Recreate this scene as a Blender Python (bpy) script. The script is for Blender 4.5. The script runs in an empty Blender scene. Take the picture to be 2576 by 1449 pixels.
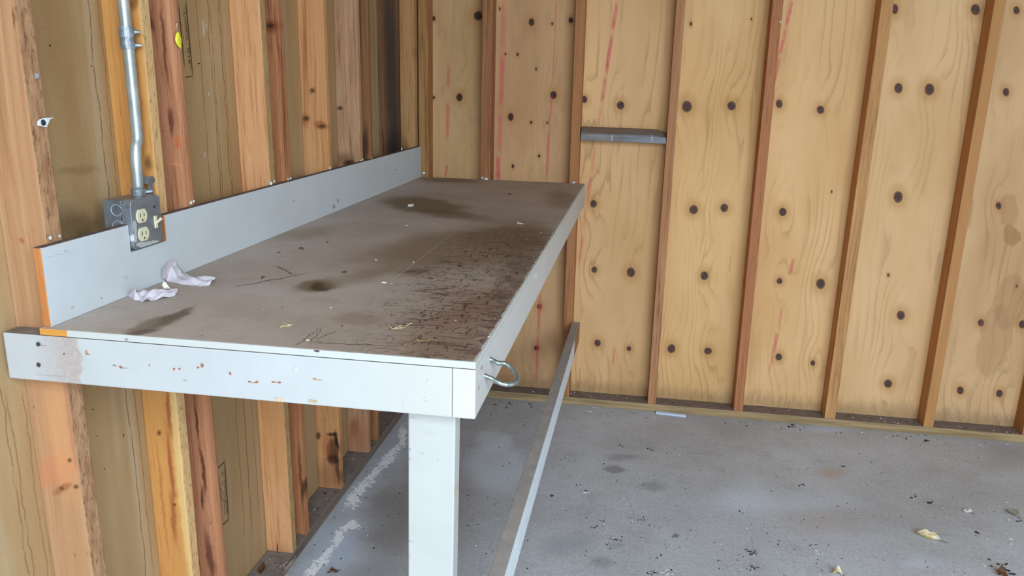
import bpy, bmesh, math, random
from mathutils import Vector, Matrix
random.seed(7)
S = bpy.context.scene
COL = S.collection
# ------------------------------------------------------------------ camera
YAW, PITCH, ROLL, FPX = -0.1570, -0.2555, 0.0229, 1972.34
CAM = Vector((1.0068, -3.5198, 1.4916))
_f = Vector((math.sin(YAW)*math.cos(PITCH), math.cos(YAW)*math.cos(PITCH), math.sin(PITCH)))
_r = Vector((math.cos(YAW), -math.sin(YAW), 0))
_u = _r.cross(_f)
RT = math.cos(ROLL)*_r + math.sin(ROLL)*_u
UP = -math.sin(ROLL)*_r + math.cos(ROLL)*_u
cam_d = bpy.data.cameras.new('camera')
cam_d.sensor_width = 36; cam_d.sensor_fit = 'HORIZONTAL'; cam_d.lens = FPX/2576*36
cam_d.clip_start = 0.05
cam = bpy.data.objects.new('camera', cam_d); COL.objects.link(cam)
m = Matrix((RT, UP, -_f)).transposed().to_4x4(); m.translation = CAM
cam.matrix_world = m
S.camera = cam
# ------------------------------------------------------------------ light: daylight through the open garage door behind
w = bpy.data.worlds.new('sky'); S.world = w; w.use_nodes = True
bg = w.node_tree.nodes['Background']
bg.inputs['Color'].default_value = (0.62, 0.82, 1.0, 1); bg.inputs['Strength'].default_value = 1.1
al = bpy.data.lights.new('door_daylight', 'AREA'); al.shape = 'RECTANGLE'
al.size, al.size_y = 3.2, 2.6; al.energy = 225; al.color = (0.72, 0.88, 1.0)
alo = bpy.data.objects.new('door_daylight', al); COL.objects.link(alo)
alo.location = (2.5, -5.0, 2.6); alo.rotation_euler = (math.radians(56), 0, math.radians(15))
S.view_settings.view_transform = 'Standard'
try: S.view_settings.look = 'None'
except Exception: pass
S.view_settings.exposure = 0.52; S.view_settings.gamma = 1.0
S.view_settings.use_curve_mapping = False
S.cycles.use_denoising = True
S.cycles.max_bounces = 5; S.cycles.diffuse_bounces = 4; S.cycles.glossy_bounces = 2
S.cycles.use_adaptive_sampling = True; S.cycles.adaptive_threshold = 0.04

def ray(x, y): return _f + RT*((x-1288)/FPX) - UP*((y-724.5)/FPX)
def on(x, y, ax, v):                       # the point of an axis plane seen at a pixel of the 2576x1449 photo
    d = ray(x, y); return CAM + d*((v-CAM[ax])/d[ax])
def proj(p):
    d = Vector(p)-CAM; z = d.dot(_f); return (1288+FPX*d.dot(RT)/z, 724.5-FPX*d.dot(UP)/z)

# ------------------------------------------------------------------ sizes
W, L, H, TK, HB = 0.770, 2.374, 1.0635, 0.012, 0.086      # bench
SH, PL = -0.087, 0.037                                     # left sheathing plane, plate height
DB = 0.087                                                 # back sheathing plane

# ------------------------------------------------------------------ material helpers
def lin(c):
    o = []
    for v in c[:3]:
        v /= 255.0; o.append(v/12.92 if v <= .04045 else ((v+.055)/1.055)**2.4)
    return (o[0], o[1], o[2], 1.0)

class NT:
    def __init__(s, name, rough=.7, metal=0., spec=.3):
        s.m = bpy.data.materials.new(name); s.m.use_nodes = True; s.t = s.m.node_tree; s.n = s.t.nodes
        s.b = s.n['Principled BSDF']; s.b.inputs['Roughness'].default_value = rough
        s.b.inputs['Metallic'].default_value = metal; s.b.inputs['Specular IOR Level'].default_value = spec
        s.P = s.n.new('ShaderNodeNewGeometry').outputs['Position']
    def set(s, inp, v):
        if isinstance(v, bpy.types.NodeSocket): s.t.links.new(v, inp)
        elif isinstance(v, (tuple, list, Vector)):
            v = tuple(v)
            if len(v) == 3 and inp.type == 'RGBA': v = lin(v)
            inp.default_value = v
        else: inp.default_value = v
    def math(s, op, a, b=0., c=None, clamp=False):
        n = s.n.new('ShaderNodeMath'); n.operation = op; n.use_clamp = clamp
        s.set(n.inputs[0], a); s.set(n.inputs[1], b)
        if c is not None: s.set(n.inputs[2], c)
        return n.outputs[0]
    def vm(s, op, a, b=(0, 0, 0)):
        n = s.n.new('ShaderNodeVectorMath'); n.operation = op
        s.set(n.inputs[0], a); s.set(n.inputs[1], b)
        return n.outputs['Value'] if op in ('DOT_PRODUCT', 'LENGTH', 'DISTANCE') else n.outputs['Vector']
    def sep(s, v):
        n = s.n.new('ShaderNodeSeparateXYZ'); s.set(n.inputs[0], v); return n.outputs
    def comb(s, x, y, z):
        n = s.n.new('ShaderNodeCombineXYZ')
        for i, v in enumerate((x, y, z)): s.set(n.inputs[i], v)
        return n.outputs[0]
    def noise(s, v, scale=1., detail=3., rough=.55, dist=0., col=False):
        n = s.n.new('ShaderNodeTexNoise'); s.set(n.inputs['Vector'], v)
        n.inputs['Scale'].default_value = scale; n.inputs['Detail'].default_value = detail
        n.inputs['Roughness'].default_value = rough; n.inputs['Distortion'].default_value = dist
        return n.outputs['Color'] if col else n.outputs[0]
    def sc(s, v, x, y, z, off=(0, 0, 0)):
        r = s.vm('MULTIPLY', v, (x, y, z))
        return s.vm('ADD', r, off) if any(off) else r
    def mr(s, v, a, b, c=0., d=1., smooth=True):
        n = s.n.new('ShaderNodeMapRange'); n.interpolation_type = 'SMOOTHSTEP' if smooth else 'LINEAR'
        for i, q in enumerate((v, a, b, c, d)): s.set(n.inputs[i], q)
        return n.outputs[0]
    def mix(s, f, a, b, mode='MIX'):
        n = s.n.new('ShaderNodeMix'); n.data_type = 'RGBA'; n.blend_type = mode
        s.set(n.inputs[0], f); s.set(n.inputs[6], a); s.set(n.inputs[7], b); return n.outputs[2]
    def ramp(s, f, stops):
        n = s.n.new('ShaderNodeValToRGB'); s.set(n.inputs[0], f); e = n.color_ramp.elements
        while len(e) < len(stops): e.new(.5)
        for q, (p, c) in zip(e, stops): q.position = p; q.color = lin(c)
        return n.outputs[0]
    def jig(s, amp, scale):                # position shaken by noise, for ragged mark edges
        n = s.noise(s.P, scale, 3, .6, col=True)
        d = s.vm('SUBTRACT', n, (.5, .5, .5)); d = s.vm('MULTIPLY', d, (amp, amp, amp))
        return s.vm('ADD', s.P, d)
    def mark(s, P, px, py, rx, ry, ax, v, ang=0.):   # normalised distance from an elliptic mark on an axis plane
        c = on(px, py, ax, v); e = 1e-4; g = [Vector(), Vector()]; q0 = proj(c)
        for i in range(3):
            if i == ax: continue
            d = c.copy(); d[i] += e; q = proj(d)
            jx, jy = (q[0]-q0[0])/e, (q[1]-q0[1])/e
            a = math.radians(ang)
            g[0][i] = (jx*math.cos(a)+jy*math.sin(a))/rx; g[1][i] = (-jx*math.sin(a)+jy*math.cos(a))/ry
        r = s.vm('SUBTRACT', P, c)
        a, b = s.vm('DOT_PRODUCT', r, g[0]), s.vm('DOT_PRODUCT', r, g[1])
        return a, b
    def ell(s, P, *a, **k):
        a, b = s.mark(P, *a, **k); return s.vm('LENGTH', s.comb(a, b, 0))
    def seg(s, P, x0, y0, x1, y1, wd, ax, v):        # 0 on the segment's spine, 1 at its border
        ln = math.hypot(x1-x0, y1-y0)/2
        a, b = s.mark(P, (x0+x1)/2, (y0+y1)/2, ln, wd/2, ax, v, math.degrees(math.atan2(y1-y0, x1-x0)))
        return s.math('MAXIMUM', s.math('ABSOLUTE', a), s.math('ABSOLUTE', b))
    def least(s, ds):
        r = ds[0]
        for d in ds[1:]: r = s.math('MINIMUM', r, d)
        return r
    def mul(s, a, b): return s.math('MULTIPLY', a, b)
    def bump(s, h, dist=.002, strength=.5):
        n = s.n.new('ShaderNodeBump'); n.inputs['Distance'].default_value = dist; n.inputs['Strength'].default_value = strength
        s.set(n.inputs['Height'], h); s.t.links.new(n.outputs[0], s.b.inputs['Normal'])
    def done(s, col):
        s.set(s.b.inputs['Base Color'], col); return s.m

def plain(name, c, rough=.6, metal=0., spec=.4, vary=.12, scale=60):
    k = NT(name, rough, metal, spec)
    n = k.noise(k.P, scale, 3)
    d = tuple(max(0, x*(1-vary)) for x in c); e = tuple(min(255, x*(1+vary)) for x in c)
    return k.done(k.ramp(n, [(.3, d), (.7, e)]))

def timber(name, light, mid, dark, seed=0., knots=(), stains=(), ax=1, plane=0., line=.35, fine=170., vert=2, tint=None):
    """sawn lumber with its grain along one axis; knots / stains are (px,py,rx,ry[,ang]) on an axis plane"""
    k = NT(name, .75, 0, .2)
    s3 = [1, 1, 1]; s3[vert] = .035
    off = (seed*3.1, seed*1.7, seed*2.3)
    P = k.jig(.006, 5.)
    wob = k.noise(k.sc(k.P, *(3. if i != vert else 1.1 for i in range(3)), off=off), 1., 1., .5)
    g1 = k.noise(k.vm('ADD', k.sc(P, *(q*70 for q in s3)), k.comb(k.mul(wob, 5.), seed, k.mul(wob, 3.))), 1., 3., .6)
    g2 = k.noise(k.sc(P, *(q*fine*1.6 for q in s3), off=off), 1., 2., .6)
    big = k.noise(k.sc(P, *(q*16 for q in s3), off=off), 1., 2., .5)
    c = k.ramp(g1, [(.28, dark), (.46, mid), (.70, light)])
    c = k.mix(k.mr(big, .35, .7), c, mid)
    c = k.mix(k.mul(k.mr(g2, .55, .72), line), c, dark)
    if tint: c = k.mix(k.mr(k.noise(k.sc(k.P, 9, 9, 1.2, off=off), 1., 3.), .45, .75), c, tint)
    spk = k.noise(k.sc(k.P, 130, 130, 45, off=off), 1., 2.)
    c = k.mix(k.mul(k.mr(spk, .68, .78), .45), c, tuple(x*.45 for x in dark))
    Pm = k.jig(.016, 30.)
    for (x, y, rx, ry, ang, colr, soft, amt) in stains:
        d = k.ell(Pm, x, y, rx, ry, ax, plane, ang)
        c = k.mix(k.mul(k.mr(d, 1+soft, max(0, 1-soft), 0, 1), amt), c, colr)
    if knots:
        d = k.least([k.ell(P, x, y, rx, ry, ax, plane) for (x, y, rx, ry) in knots])
        c = k.mix(k.mul(k.mr(d, 2.2, .8), .7), c, tuple(x*.75 for x in dark))
        c = k.mix(k.mul(k.mr(d, 1., .4), .8), c, tuple(x*.55 for x in dark))
    k.bump(k.math('ADD', g1, k.mul(g2, .6)), .0012, .5)
    return k.done(c)

# ------------------------------------------------------------------ mesh helpers
WORLD = {}
class MB:
    def __init__(s): s.bm = bmesh.new(); s.mi = 0
    def face(s, vs):
        try:
            f = s.bm.faces.new(vs); f.material_index = s.mi; return f
        except ValueError: return None
    def hexa(s, p):                        # 8 points: bottom 4 then top 4, counter-clockwise
        v = [s.bm.verts.new(q) for q in p]
        for q in ((3, 2, 1, 0), (4, 5, 6, 7), (0, 1, 5, 4), (1, 2, 6, 5), (2, 3, 7, 6), (3, 0, 4, 7)): s.face([v[i] for i in q])
        return s
    def box(s, x0, x1, y0, y1, z0, z1):
        return s.hexa([(x0, y0, z0), (x1, y0, z0), (x1, y1, z0), (x0, y1, z0), (x0, y0, z1), (x1, y0, z1), (x1, y1, z1), (x0, y1, z1)])
    def prism(s, pts, vec):
        a = [s.bm.verts.new(p) for p in pts]; b = [s.bm.verts.new(Vector(p)+Vector(vec)) for p in pts]
        s.face(a[::-1]); s.face(b); n = len(pts)
        for i in range(n): s.face([a[i], a[(i+1) % n], b[(i+1) % n], b[i]])
        return s
    def tube(s, path, r, seg=12, cap=True):
        path = [Vector(p) for p in path]; rings = []; prev = None
        for i, p in enumerate(path):
            t = (path[min(i+1, len(path)-1)]-path[max(i-1, 0)]).normalized()
            a = prev if prev is not None else (Vector((0, 0, 1)) if abs(t.z) < .9 else Vector((1, 0, 0)))
            n = (a - t*a.dot(t)).normalized(); prev = n; b = t.cross(n)
            rr = r[i] if isinstance(r, (list, tuple)) else r
            rings.append([s.bm.verts.new(p + n*rr*math.cos(2*math.pi*j/seg) + b*rr*math.sin(2*math.pi*j/seg)) for j in range(seg)])
        for q, w_ in zip(rings, rings[1:]):
            for j in range(seg): s.face([q[j], q[(j+1) % seg], w_[(j+1) % seg], w_[j]])
        if cap: s.face(rings[0][::-1]); s.face(rings[-1])
        return s
    def grid(s, rows):
        vs = [[s.bm.verts.new(p) for p in r] for r in rows]
        for a, b in zip(vs, vs[1:]):
            for j in range(len(a)-1): s.face([a[j], a[j+1], b[j+1], b[j]])
        return s
    def bevel(s, w_, seg=2):
        bmesh.ops.recalc_face_normals(s.bm, faces=s.bm.faces)
        es = [e for e in s.bm.edges if len(e.link_faces) == 2 and e.calc_face_angle(0) > .6]
        bmesh.ops.bevel(s.bm, geom=es, offset=w_, segments=seg, profile=.6, affect='EDGES', clamp_overlap=True)
        return s
    def build(s, name, mats, parent=None, smooth=False, origin=None, recalc=True):
        if recalc: bmesh.ops.recalc_face_normals(s.bm, faces=s.bm.faces)
        if origin is None:
            c = Vector()
            for v in s.bm.verts: c += v.co
            c /= max(1, len(s.bm.verts))
            if parent is None: c.z = min(v.co.z for v in s.bm.verts)
        else: c = Vector(origin)
        for v in s.bm.verts: v.co -= c
        me = bpy.data.meshes.new(name); s.bm.to_mesh(me); s.bm.free()
        for q in (mats if isinstance(mats, (list, tuple)) else [mats]): me.materials.append(q)
        if smooth:
            for p in me.polygons: p.use_smooth = True
        o = bpy.data.objects.new(name, me); COL.objects.link(o)
        WORLD[o.name] = c.copy()
        if parent: o.parent = parent; o.location = c - WORLD[parent.name]
        else: o.location = c
        return o
def thing(name, loc, label, cat, group=None):
    o = bpy.data.objects.new(name, None); COL.objects.link(o); o.location = loc; o.empty_display_size = .05
    WORLD[o.name] = Vector(loc); return tag(o, label, cat, group)
def tag(o, label, cat, group=None, kind=None):
    o['label'] = label; o['category'] = cat
    if group: o['group'] = group
    if kind: o['kind'] = kind
    return o
def struct(o): o['kind'] = 'structure'; return o

# ================================================================== SETTING
# ---- floor
k = NT('concrete_floor', .8, 0, .25)
n1 = k.noise(k.P, 1.6, 5, .62); n2 = k.noise(k.P, 7., 5, .65); n3 = k.noise(k.P, 90., 3, .6); n4 = k.noise(k.sc(k.P, 1, 1, 1, (4, 9, 0)), 2.6, 4, .6, .8)
c = k.ramp(n1, [(.32, (176, 173, 175)), (.52, (190, 189, 193)), (.72, (202, 203, 209))])
c = k.mix(k.mul(k.mr(n2, .52, .72), .4), c, (164, 160, 159))
c = k.mix(k.mul(k.mr(n4, .60, .78), .6), c, (188, 192, 198))
c = k.mix(k.mul(k.mr(n3, .35, .65, .0, 1.), .20), c, (84, 82, 82))
n5 = k.noise(k.sc(k.P, 9, 26, 1), 1., 5, .7); c = k.mix(k.mul(k.mr(n5, .56, .72), .22), c, (206, 208, 212)); c = k.mix(k.mul(k.mr(n5, .44, .30), .28), c, (128, 124, 122))
n6 = k.noise(k.P, 34., 4, .7); c = k.mix(k.mul(k.mr(n6, .66, .73), .5), c, (104, 100, 98))
Pj = k.jig(.09, 9.)
for (x, y, rx, ry, cc, so, am) in [
        (1090, 1240, 90, 130, (104, 95, 92), .5, .5), (1250, 1170, 70, 60, (153, 158, 168), .4, .5), (1240, 1110, 45, 28, (155, 160, 168), .4, .5), (975, 1310, 70, 90, (98, 92, 90), .5, .7),
        (850, 1400, 60, 60, (140, 152, 174), .9, .5), (930, 1440, 80, 30, (106, 104, 106), .7, .5), (1540, 1180, 24, 9, (96, 95, 98), .4, .8), (1570, 1150, 42, 9, (104, 104, 107), .6, .7), (1640, 1222, 30, 10, (102, 102, 106), .6, .7),
        (1950, 1262, 210, 22, (140, 146, 154), .9, .30), (1870, 1260, 60, 40, (142, 150, 160), .9, .40), (2080, 1080, 60, 9, (142, 150, 162), .8, .5), (2090, 1190, 30, 12, (126, 112, 104), .8, .7),
        (2060, 1310, 80, 30, (122, 112, 108), .8, .5), (1510, 1410, 26, 18, (100, 100, 104), .5, .6), (1420, 1370, 60, 24, (108, 109, 113), .8, .6), (1695, 1345, 7, 5, (78, 78, 82), .4, .8),
        (1560, 1375, 22, 9, (106, 106, 110), .6, .6), (2320, 1415, 40, 14, (142, 148, 158), .8, .45), (2540, 1150, 60, 30, (112, 108, 106), .8, .6)]:
    d = k.ell(Pj, x, y, rx, ry, 2, 0.)
    c = k.mix(k.mul(k.mr(d, 1+so, max(0., 1-so)), am), c, tuple(min(238, q*1.42) for q in cc))
pts = [(1022, 1075), (1003, 1125), (952, 1180), (925, 1212), (893, 1238), (880, 1272)]
pt2 = [(893, 1318), (858, 1336), (836, 1372), (826, 1400), (800, 1425), (782, 1452)]
Pe = k.vm('ADD', k.jig(.09, 9.), k.vm('SUBTRACT', k.jig(.05, 45.), k.P))
ds = [k.seg(Pe, *a, *b, 19, 2, 0.) for q in (pts, pt2) for a, b in zip(q, q[1:])]
dz = k.least(ds)
ef = k.noise(k.sc(k.P, 1.4, .7, 1), 70., 6, .75)
c = k.mix(k.mul(k.mr(dz, 5.5, .4), .40), c, (196, 206, 222))
c = k.mix(k.mul(k.mr(k.math('SUBTRACT', ef, k.mul(dz, .22)), .21, .34), .97), c, (250, 252, 255))
c = k.mix(k.mul(k.mr(dz, 1.2, .6), k.mul(k.mr(ef, .44, .36), .45)), c, (126, 132, 142))
crk = k.least([k.seg(k.jig(.02, 20.), *a, *b, 2.2, 2, 0.) for a, b in [((1882, 1290), (1895, 1330)), ((1895, 1330), (1892, 1380)), ((1892, 1380), (1884, 1440)), ((1880, 1290), (1890, 1262)), ((1575, 1243), (1598, 1300))]])
c = k.mix(k.mul(k.mr(crk, 1.6, .6), k.mr(n3, .45, .6, .0, .5)), c, (84, 82, 84))
k.bump(k.math('ADD', n3, n2), .0015, .35)
M_FLOOR = k.done(c)
struct(MB().box(-.2, 5.2, -6.0, .2, -.12, 0).build('floor', M_FLOOR))

# ---- back wall: one plywood skin, every bay with its own knots and chalk marks
BAYX = [-.1, .3135, .717, 1.13, 1.528, 1.938, 2.36, 5.0]
KN = [[(1090, 46, 5, 6), (1203, 40, 11, 12), (1156, 245, 8, 10), (1091, 245, 3, 4)],
      [(1257, 22, 2, 4), (1337, 56, 7, 10), (1389, 60, 2.5, 3.5), (1436, 51, 6, 7), (1272, 136, 2.5, 3), (1302, 137, 3, 4.5), (1349, 174, 2.5, 3.5), (1392, 239, 8, 10), (1285, 294, 7, 10), (1336, 308, 3, 4), (1377, 309, 2.5, 3), (1356, 392, 3, 4), (1290, 418, 3, 5), (1357, 771, 6, 6.5), (1350, 876, 6, 6.5)],
      [(1470, 250, 7, 9), (1561, 265, 9, 10), (1493, 513, 8, 9), (1495, 679, 7, 7.5), (1587, 685, 10, 11.5), (1503, 863, 8, 8.5), (1582, 877, 5.5, 6)],
      [(1738, 60, 3, 5), (1728, 268, 12, 14), (1840, 266, 10, 11), (1890, 48, 2, 3), (1745, 527, 10, 11), (1822, 523, 9, 10), (1772, 694, 9, 10.5), (1689, 877, 9.5, 10.5), (1781, 883, 9, 8)],
      [(1960, 261, 8, 10), (2064, 276, 9, 10), (1969, 533, 9, 10), (1961, 707, 7, 7), (2064, 714, 10.5, 12.5), (1959, 898, 8, 8.5), (2045, 913, 5.5, 6.5), (2092, 482, 2, 3)],
      [(2251, 23, 8, 12), (2454, 24, 11, 13), (2260, 222, 10, 12), (2338, 225, 11.5, 14), (2259, 496, 11, 14), (2234, 692, 3, 4), (2266, 793, 10, 11), (2234, 965, 10, 10), (2095, 250, 2, 3)],
      [(2557, 26, 8, 10), (2531, 232, 8, 10), (2512, 518, 7, 9), (2468, 812, 8, 9), (2572, 816, 9, 10), (2416, 982, 8.5, 9.5), (2514, 990, 8, 9), (2558, 720, 3, 4)]]
CH = [[(1129, 165, 1127, 222, 9, .75), (1127, 255, 1125, 352, 10, .8), (1124, 413, 1121, 447, 8, .9)],
      [(1268, 0, 1265, 130, 15, .5), (1265, 130, 1259, 280, 14, .75), (1259, 280, 1256, 390, 12, .7), (1255, 390, 1252, 456, 12, 1.), (1400, 0, 1396, 80, 5, .6), (1396, 80, 1390, 215, 6, .5), (1388, 240, 1382, 320, 7, .6), (1381, 320, 1375, 456, 8, .85), (1359, 740, 1354, 840, 8, .85), (1354, 840, 1349, 965, 8, .8)],
      [(1553, 0, 1541, 80, 10, .9), (1541, 80, 1524, 190, 10, 1.), (1524, 190, 1513, 262, 10, .8), (1513, 262, 1503, 325, 8, .45), (1497, 362, 1488, 440, 9, .5), (1487, 440, 1476, 520, 9, .6), (1476, 520, 1466, 575, 8, .4), (1466, 590, 1457, 662, 9, .55), (1546, 872, 1541, 922, 8, .6)],
      [(1784, 533, 1787, 560, 2, .7), (1787, 560, 1778, 570, 2, .6), (1778, 600, 1770, 640, 1.8, .5), (1839, 643, 1834, 686, 3.5, .6), (1771, 640, 1762, 690, 1.8, .4)],
      [(1993, 0, 1977, 70, 10, .9), (1977, 70, 1962, 140, 10, .9), (1962, 140, 1948, 205, 9, .7), (1996, 650, 1987, 692, 10, .75), (1968, 768, 1958, 830, 8, .5), (1956, 835, 1945, 890, 11, .75), (1945, 890, 1934, 940, 8, .5)],
      [], []]
def plywood(i, light, mid, dark, seed, grain):
    light, mid = ((q[0]*1.045, q[1]*1.0, q[2]*1.0) for q in (light, mid))
    k = NT('plywood', .72, 0, .22)
    Pk = k.jig(.006, 26.)
    ds, f = [], None
    for (x, y, rx, ry) in KN[i]:
        d = k.ell(Pk, x, y, rx, ry, 1, DB); ds.append(d)
        if rx > 5:
            d2 = k.ell(k.P, x, y, rx*5.5+14, rx*9+30, 1, DB)
            q = k.mr(d2, 1., 0., 0, 1.3); f = q if f is None else k.math('ADD', f, q)
    X, Y, Z = k.sep(k.P)
    wob = k.noise(k.sc(k.P, 3.4, 1, .42, (seed, seed*2, 0)), 1., 1., .4, .1)
    base = k.math('ADD', k.mul(wob, 6.), k.mul(X, 22.))
    if f is not None: base = k.math('ADD', base, f)
    base = k.math('ADD', base, k.mul(k.noise(k.sc(k.P, 11, 1, 1.2, (0, 0, seed*3)), 1., 3., .6), 3.2))
    fr = k.math('FRACT', base)
    ring = k.mul(k.mr(fr, .55, .95), k.mr(fr, 1., .96, 0, 1))
    patch = k.noise(k.sc(k.P, 3., 1, 1.1, (seed*2, 0, seed)), 1., 3., .6)
    fib = k.noise(k.sc(k.P, 130, 1, 4.5, (seed, 0, 0)), 1., 3., .6)
    c = k.ramp(patch, [(.3, mid), (.55, light), (.75, tuple(min(255, q*1.04) for q in light))])
    c = k.mix(k.mul(ring, k.mul(k.mr(k.noise(k.sc(k.P, 7, 1, 1.6, (0, 0, seed)), 1., 3.), .38, .66, .05, .8), grain)), c, dark)
    c = k.mix(k.mul(k.mr(fib, .52, .75), .30), c, mid)
    # streaks of grey weathering
    st = k.noise(k.sc(k.P, 22, 1, 1.3, (seed*5, 0, 3)), 1., 4., .6)
    c = k.mix(k.mul(k.mr(st, .62, .76), .30), c, (140, 112, 86))
    if ds:
        dm = k.least(ds)
        c = k.mix(k.mul(k.mr(dm, 3.4, 1.1), .42), c, (178, 122, 62))
        c = k.mix(k.mul(k.mr(dm, 1.22, .92), .9), c, (112, 70, 48))
        c = k.mix(k.mul(k.mr(dm, .98, .70), .9), c, k.mix(k.mr(k.noise(k.P, 260., 3, .6), .4, .62), (52, 38, 36) if i < 2 else (60, 44, 42), (66, 50, 46) if i < 2 else (98, 78, 74)))
    if CH[i]:
        Pc = k.jig(.004, 40.); ch = k.noise(k.sc(k.P, 70, 1, 22), 1., 3., .6)
        for (x0, y0, x1, y1, wd, am) in CH[i]:
            d = k.seg(Pc, x0, y0, x1, y1, wd, 1, DB)
            c = k.mix(k.mul(k.mul(k.mr(d, 1.15, .55), k.mr(ch, .25, .62, .45, 1.)), am*.8), c, (208, 78, 88))
    # dirt along the sole plate
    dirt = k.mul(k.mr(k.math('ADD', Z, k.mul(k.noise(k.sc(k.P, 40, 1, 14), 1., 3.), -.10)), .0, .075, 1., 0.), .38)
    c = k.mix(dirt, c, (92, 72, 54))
    if i == 1 or i == 0:
        c = k.mix(k.mul(k.mr(k.noise(k.sc(k.P, 12, 1, 5, (3, 0, 2)), 1., 4., .6), .5, .75), .4), c, (150, 116, 80))
    if i == 6:
        Pj = k.jig(.05, 18.)
        for (x, y, rx, ry, am, an) in [(2545, 595, 20, 26, .55, 0), (2540, 530, 24, 40, .3, 0), (2500, 860, 40, 90, .28, 10), (2540, 760, 36, 70, .3, 10)]:
            c = k.mix(k.mul(k.mr(k.ell(Pj, x, y, rx, ry, 1, DB, an), 1.15, .9), am), c, (150, 104, 66))
    k.bump(fib, .0006, .4)
    return k.done(c)
PLY = [plywood(0, (196, 162, 114), (176, 140, 94), (132, 98, 60), 1.3, .25),
       plywood(1, (200, 162, 116), (184, 144, 100), (140, 104, 68), 7.1, .22),
       plywood(2, (216, 178, 126), (200, 160, 106), (136, 96, 56), 3.7, .5),
       plywood(3, (222, 184, 128), (206, 164, 106), (140, 102, 60), 5.2, .42),
       plywood(4, (222, 184, 130), (208, 166, 110), (140, 102, 60), 9.4, .42),
       plywood(5, (216, 182, 132), (202, 164, 110), (140, 106, 68), 2.9, .38),
       plywood(6, (206, 172, 126), (186, 148, 104), (128, 96, 66), 6.6, .42)]
mb = MB()
for i in range(7):
    mb.mi = i
    mb.box(BAYX[i], BAYX[i+1], DB, DB+.012, PL-.02, 2.45)
bmesh.ops.remove_doubles(mb.bm, verts=mb.bm.verts, dist=1e-5)
struct(mb.build('wall_back', PLY))

# ---- left wall sheathing
k = NT('fibreboard_sheathing', .8, 0, .2)
X, Y, Z = k.sep(k.P)
g = k.noise(k.sc(k.P, 1, 5, 1.2), 1.2, 4, .6); g2 = k.noise(k.P, 150., 2, .6)
c = k.ramp(g, [(.3, (164, 127, 84)), (.55, (180, 144, 101)), (.75, (192, 160, 120))])
c = k.mix(k.mul(k.mr(g2, .4, .7), .12), c, (110, 84, 50))
c = k.mix(k.mul(k.mr(Z, .2, 1.35, 1., 0.), .3), c, (170, 142, 108))  # paler towards the floor: the brighter light down there painted into the colour
fade = k.noise(k.sc(k.P, 1, 14, .5, (0, 3, 1)), 1., 2.)
c = k.mix(k.mul(k.mr(fade, .5, .7), .45), c, (190, 170, 140))
def drip(px, py, amp, wd, am, z0, z1, seed):
    global c
    y0 = on(px, py, 0, SH).y
    wv = k.math('SUBTRACT', k.noise(k.comb(seed, 0., k.mul(Z, 9.)), 1., 4., .65), .5)
    d = k.math('ABSOLUTE', k.math('SUBTRACT', k.math('SUBTRACT', Y, y0), k.mul(wv, amp)))
    mk = k.mr(d, wd*.72, wd*.15)
    mk = k.mul(mk, k.mul(k.mr(Z, z0, z0+.05), k.mr(Z, z1, z1-.05)))
    brk = k.mr(k.noise(k.comb(seed*3, 1., k.mul(Z, 30.)), 1., 2.), .3, .55, .35, 1.)
    c = k.mix(k.mul(k.mul(mk, brk), am*.95), c, (116, 78, 38))
DR = [(236, 150, .030, .0045, .75, 1.15, 2.2), (262, 150, .022, .004, .6, 1.2, 2.2), (330, 1100, .03, .004, .75, .3, .98), (350, 1100, .02, .0035, .6, .3, .98),
      (505, 150, .03, .005, .55, 1.1, 2.2), (532, 150, .04, .005, .7, 1.1, 2.2), (560, 150, .04, .006, .7, 1.1, 2.2), (548, 300, .025, .005, .5, 1.1, 1.7), (575, 300, .02, .004, .5, 1.1, 1.7),
      (600, 1120, .03, .005, .6, .15, .98), (620, 1120, .03, .005, .65, .15, .98), (640, 1120, .02, .0045, .55, .15, .98), (628, 1250, .02, .004, .5, .1, .7),
      (20, 1100, .03, .004, .55, .4, 1.0), (40, 1150, .035, .004, .5, .4, .95), (70, 1100, .03, .004, .45, .4, .95), (110, 1300, .02, .004, .4, .3, .7)]
for i, q in enumerate(DR): drip(*q, seed=1.7*i+2)
# ink stamps: thin frame with rows of small faded print
def stamp(frame, rows):
    global c
    d = k.least([k.seg(k.P, *a, *b, 3.2, 0, SH) for a, b in frame])
    c = k.mix(k.mul(k.mr(d, 1.2, .7), .85), c, (52, 36, 20))
    ink = k.noise(k.comb(0., k.mul(Y, 90.), k.mul(Z, 260.)), 1., 2., .7)
    wrd = k.noise(k.comb(3., k.mul(Y, 60.), k.mul(Z, 40.)), 1., 1.)
    dr = k.least([k.seg(k.P, *a, *b, wd, 0, SH) for a, b, wd in rows])
    c = k.mix(k.mul(k.mul(k.mr(dr, 1.1, .8), k.mul(k.mr(ink, .42, .56), k.mr(wrd, .36, .46))), .8), c, (58, 42, 24))
stamp([((467, 0), (485, 193)), ((485, 192), (466, 194)), ((449, 10), (464, 168))],
      [((460, 14), (478, 178), 3), ((464, 14), (480, 178), 3), ((457, 60), (468, 140), 2.5), ((470, 70), (478, 140), 2.5)])
stamp([((565, 1162), (575, 1306)), ((565, 1162), (548, 1178)), ((575, 1306), (557, 1324)), ((550, 1198), (558, 1304))],
      [((558, 1182), (567, 1300), 2.6), ((562, 1178), (571, 1300), 2.6), ((554, 1220), (560, 1260), 2.4), ((564, 1216), (568, 1262), 2.2)])
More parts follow.
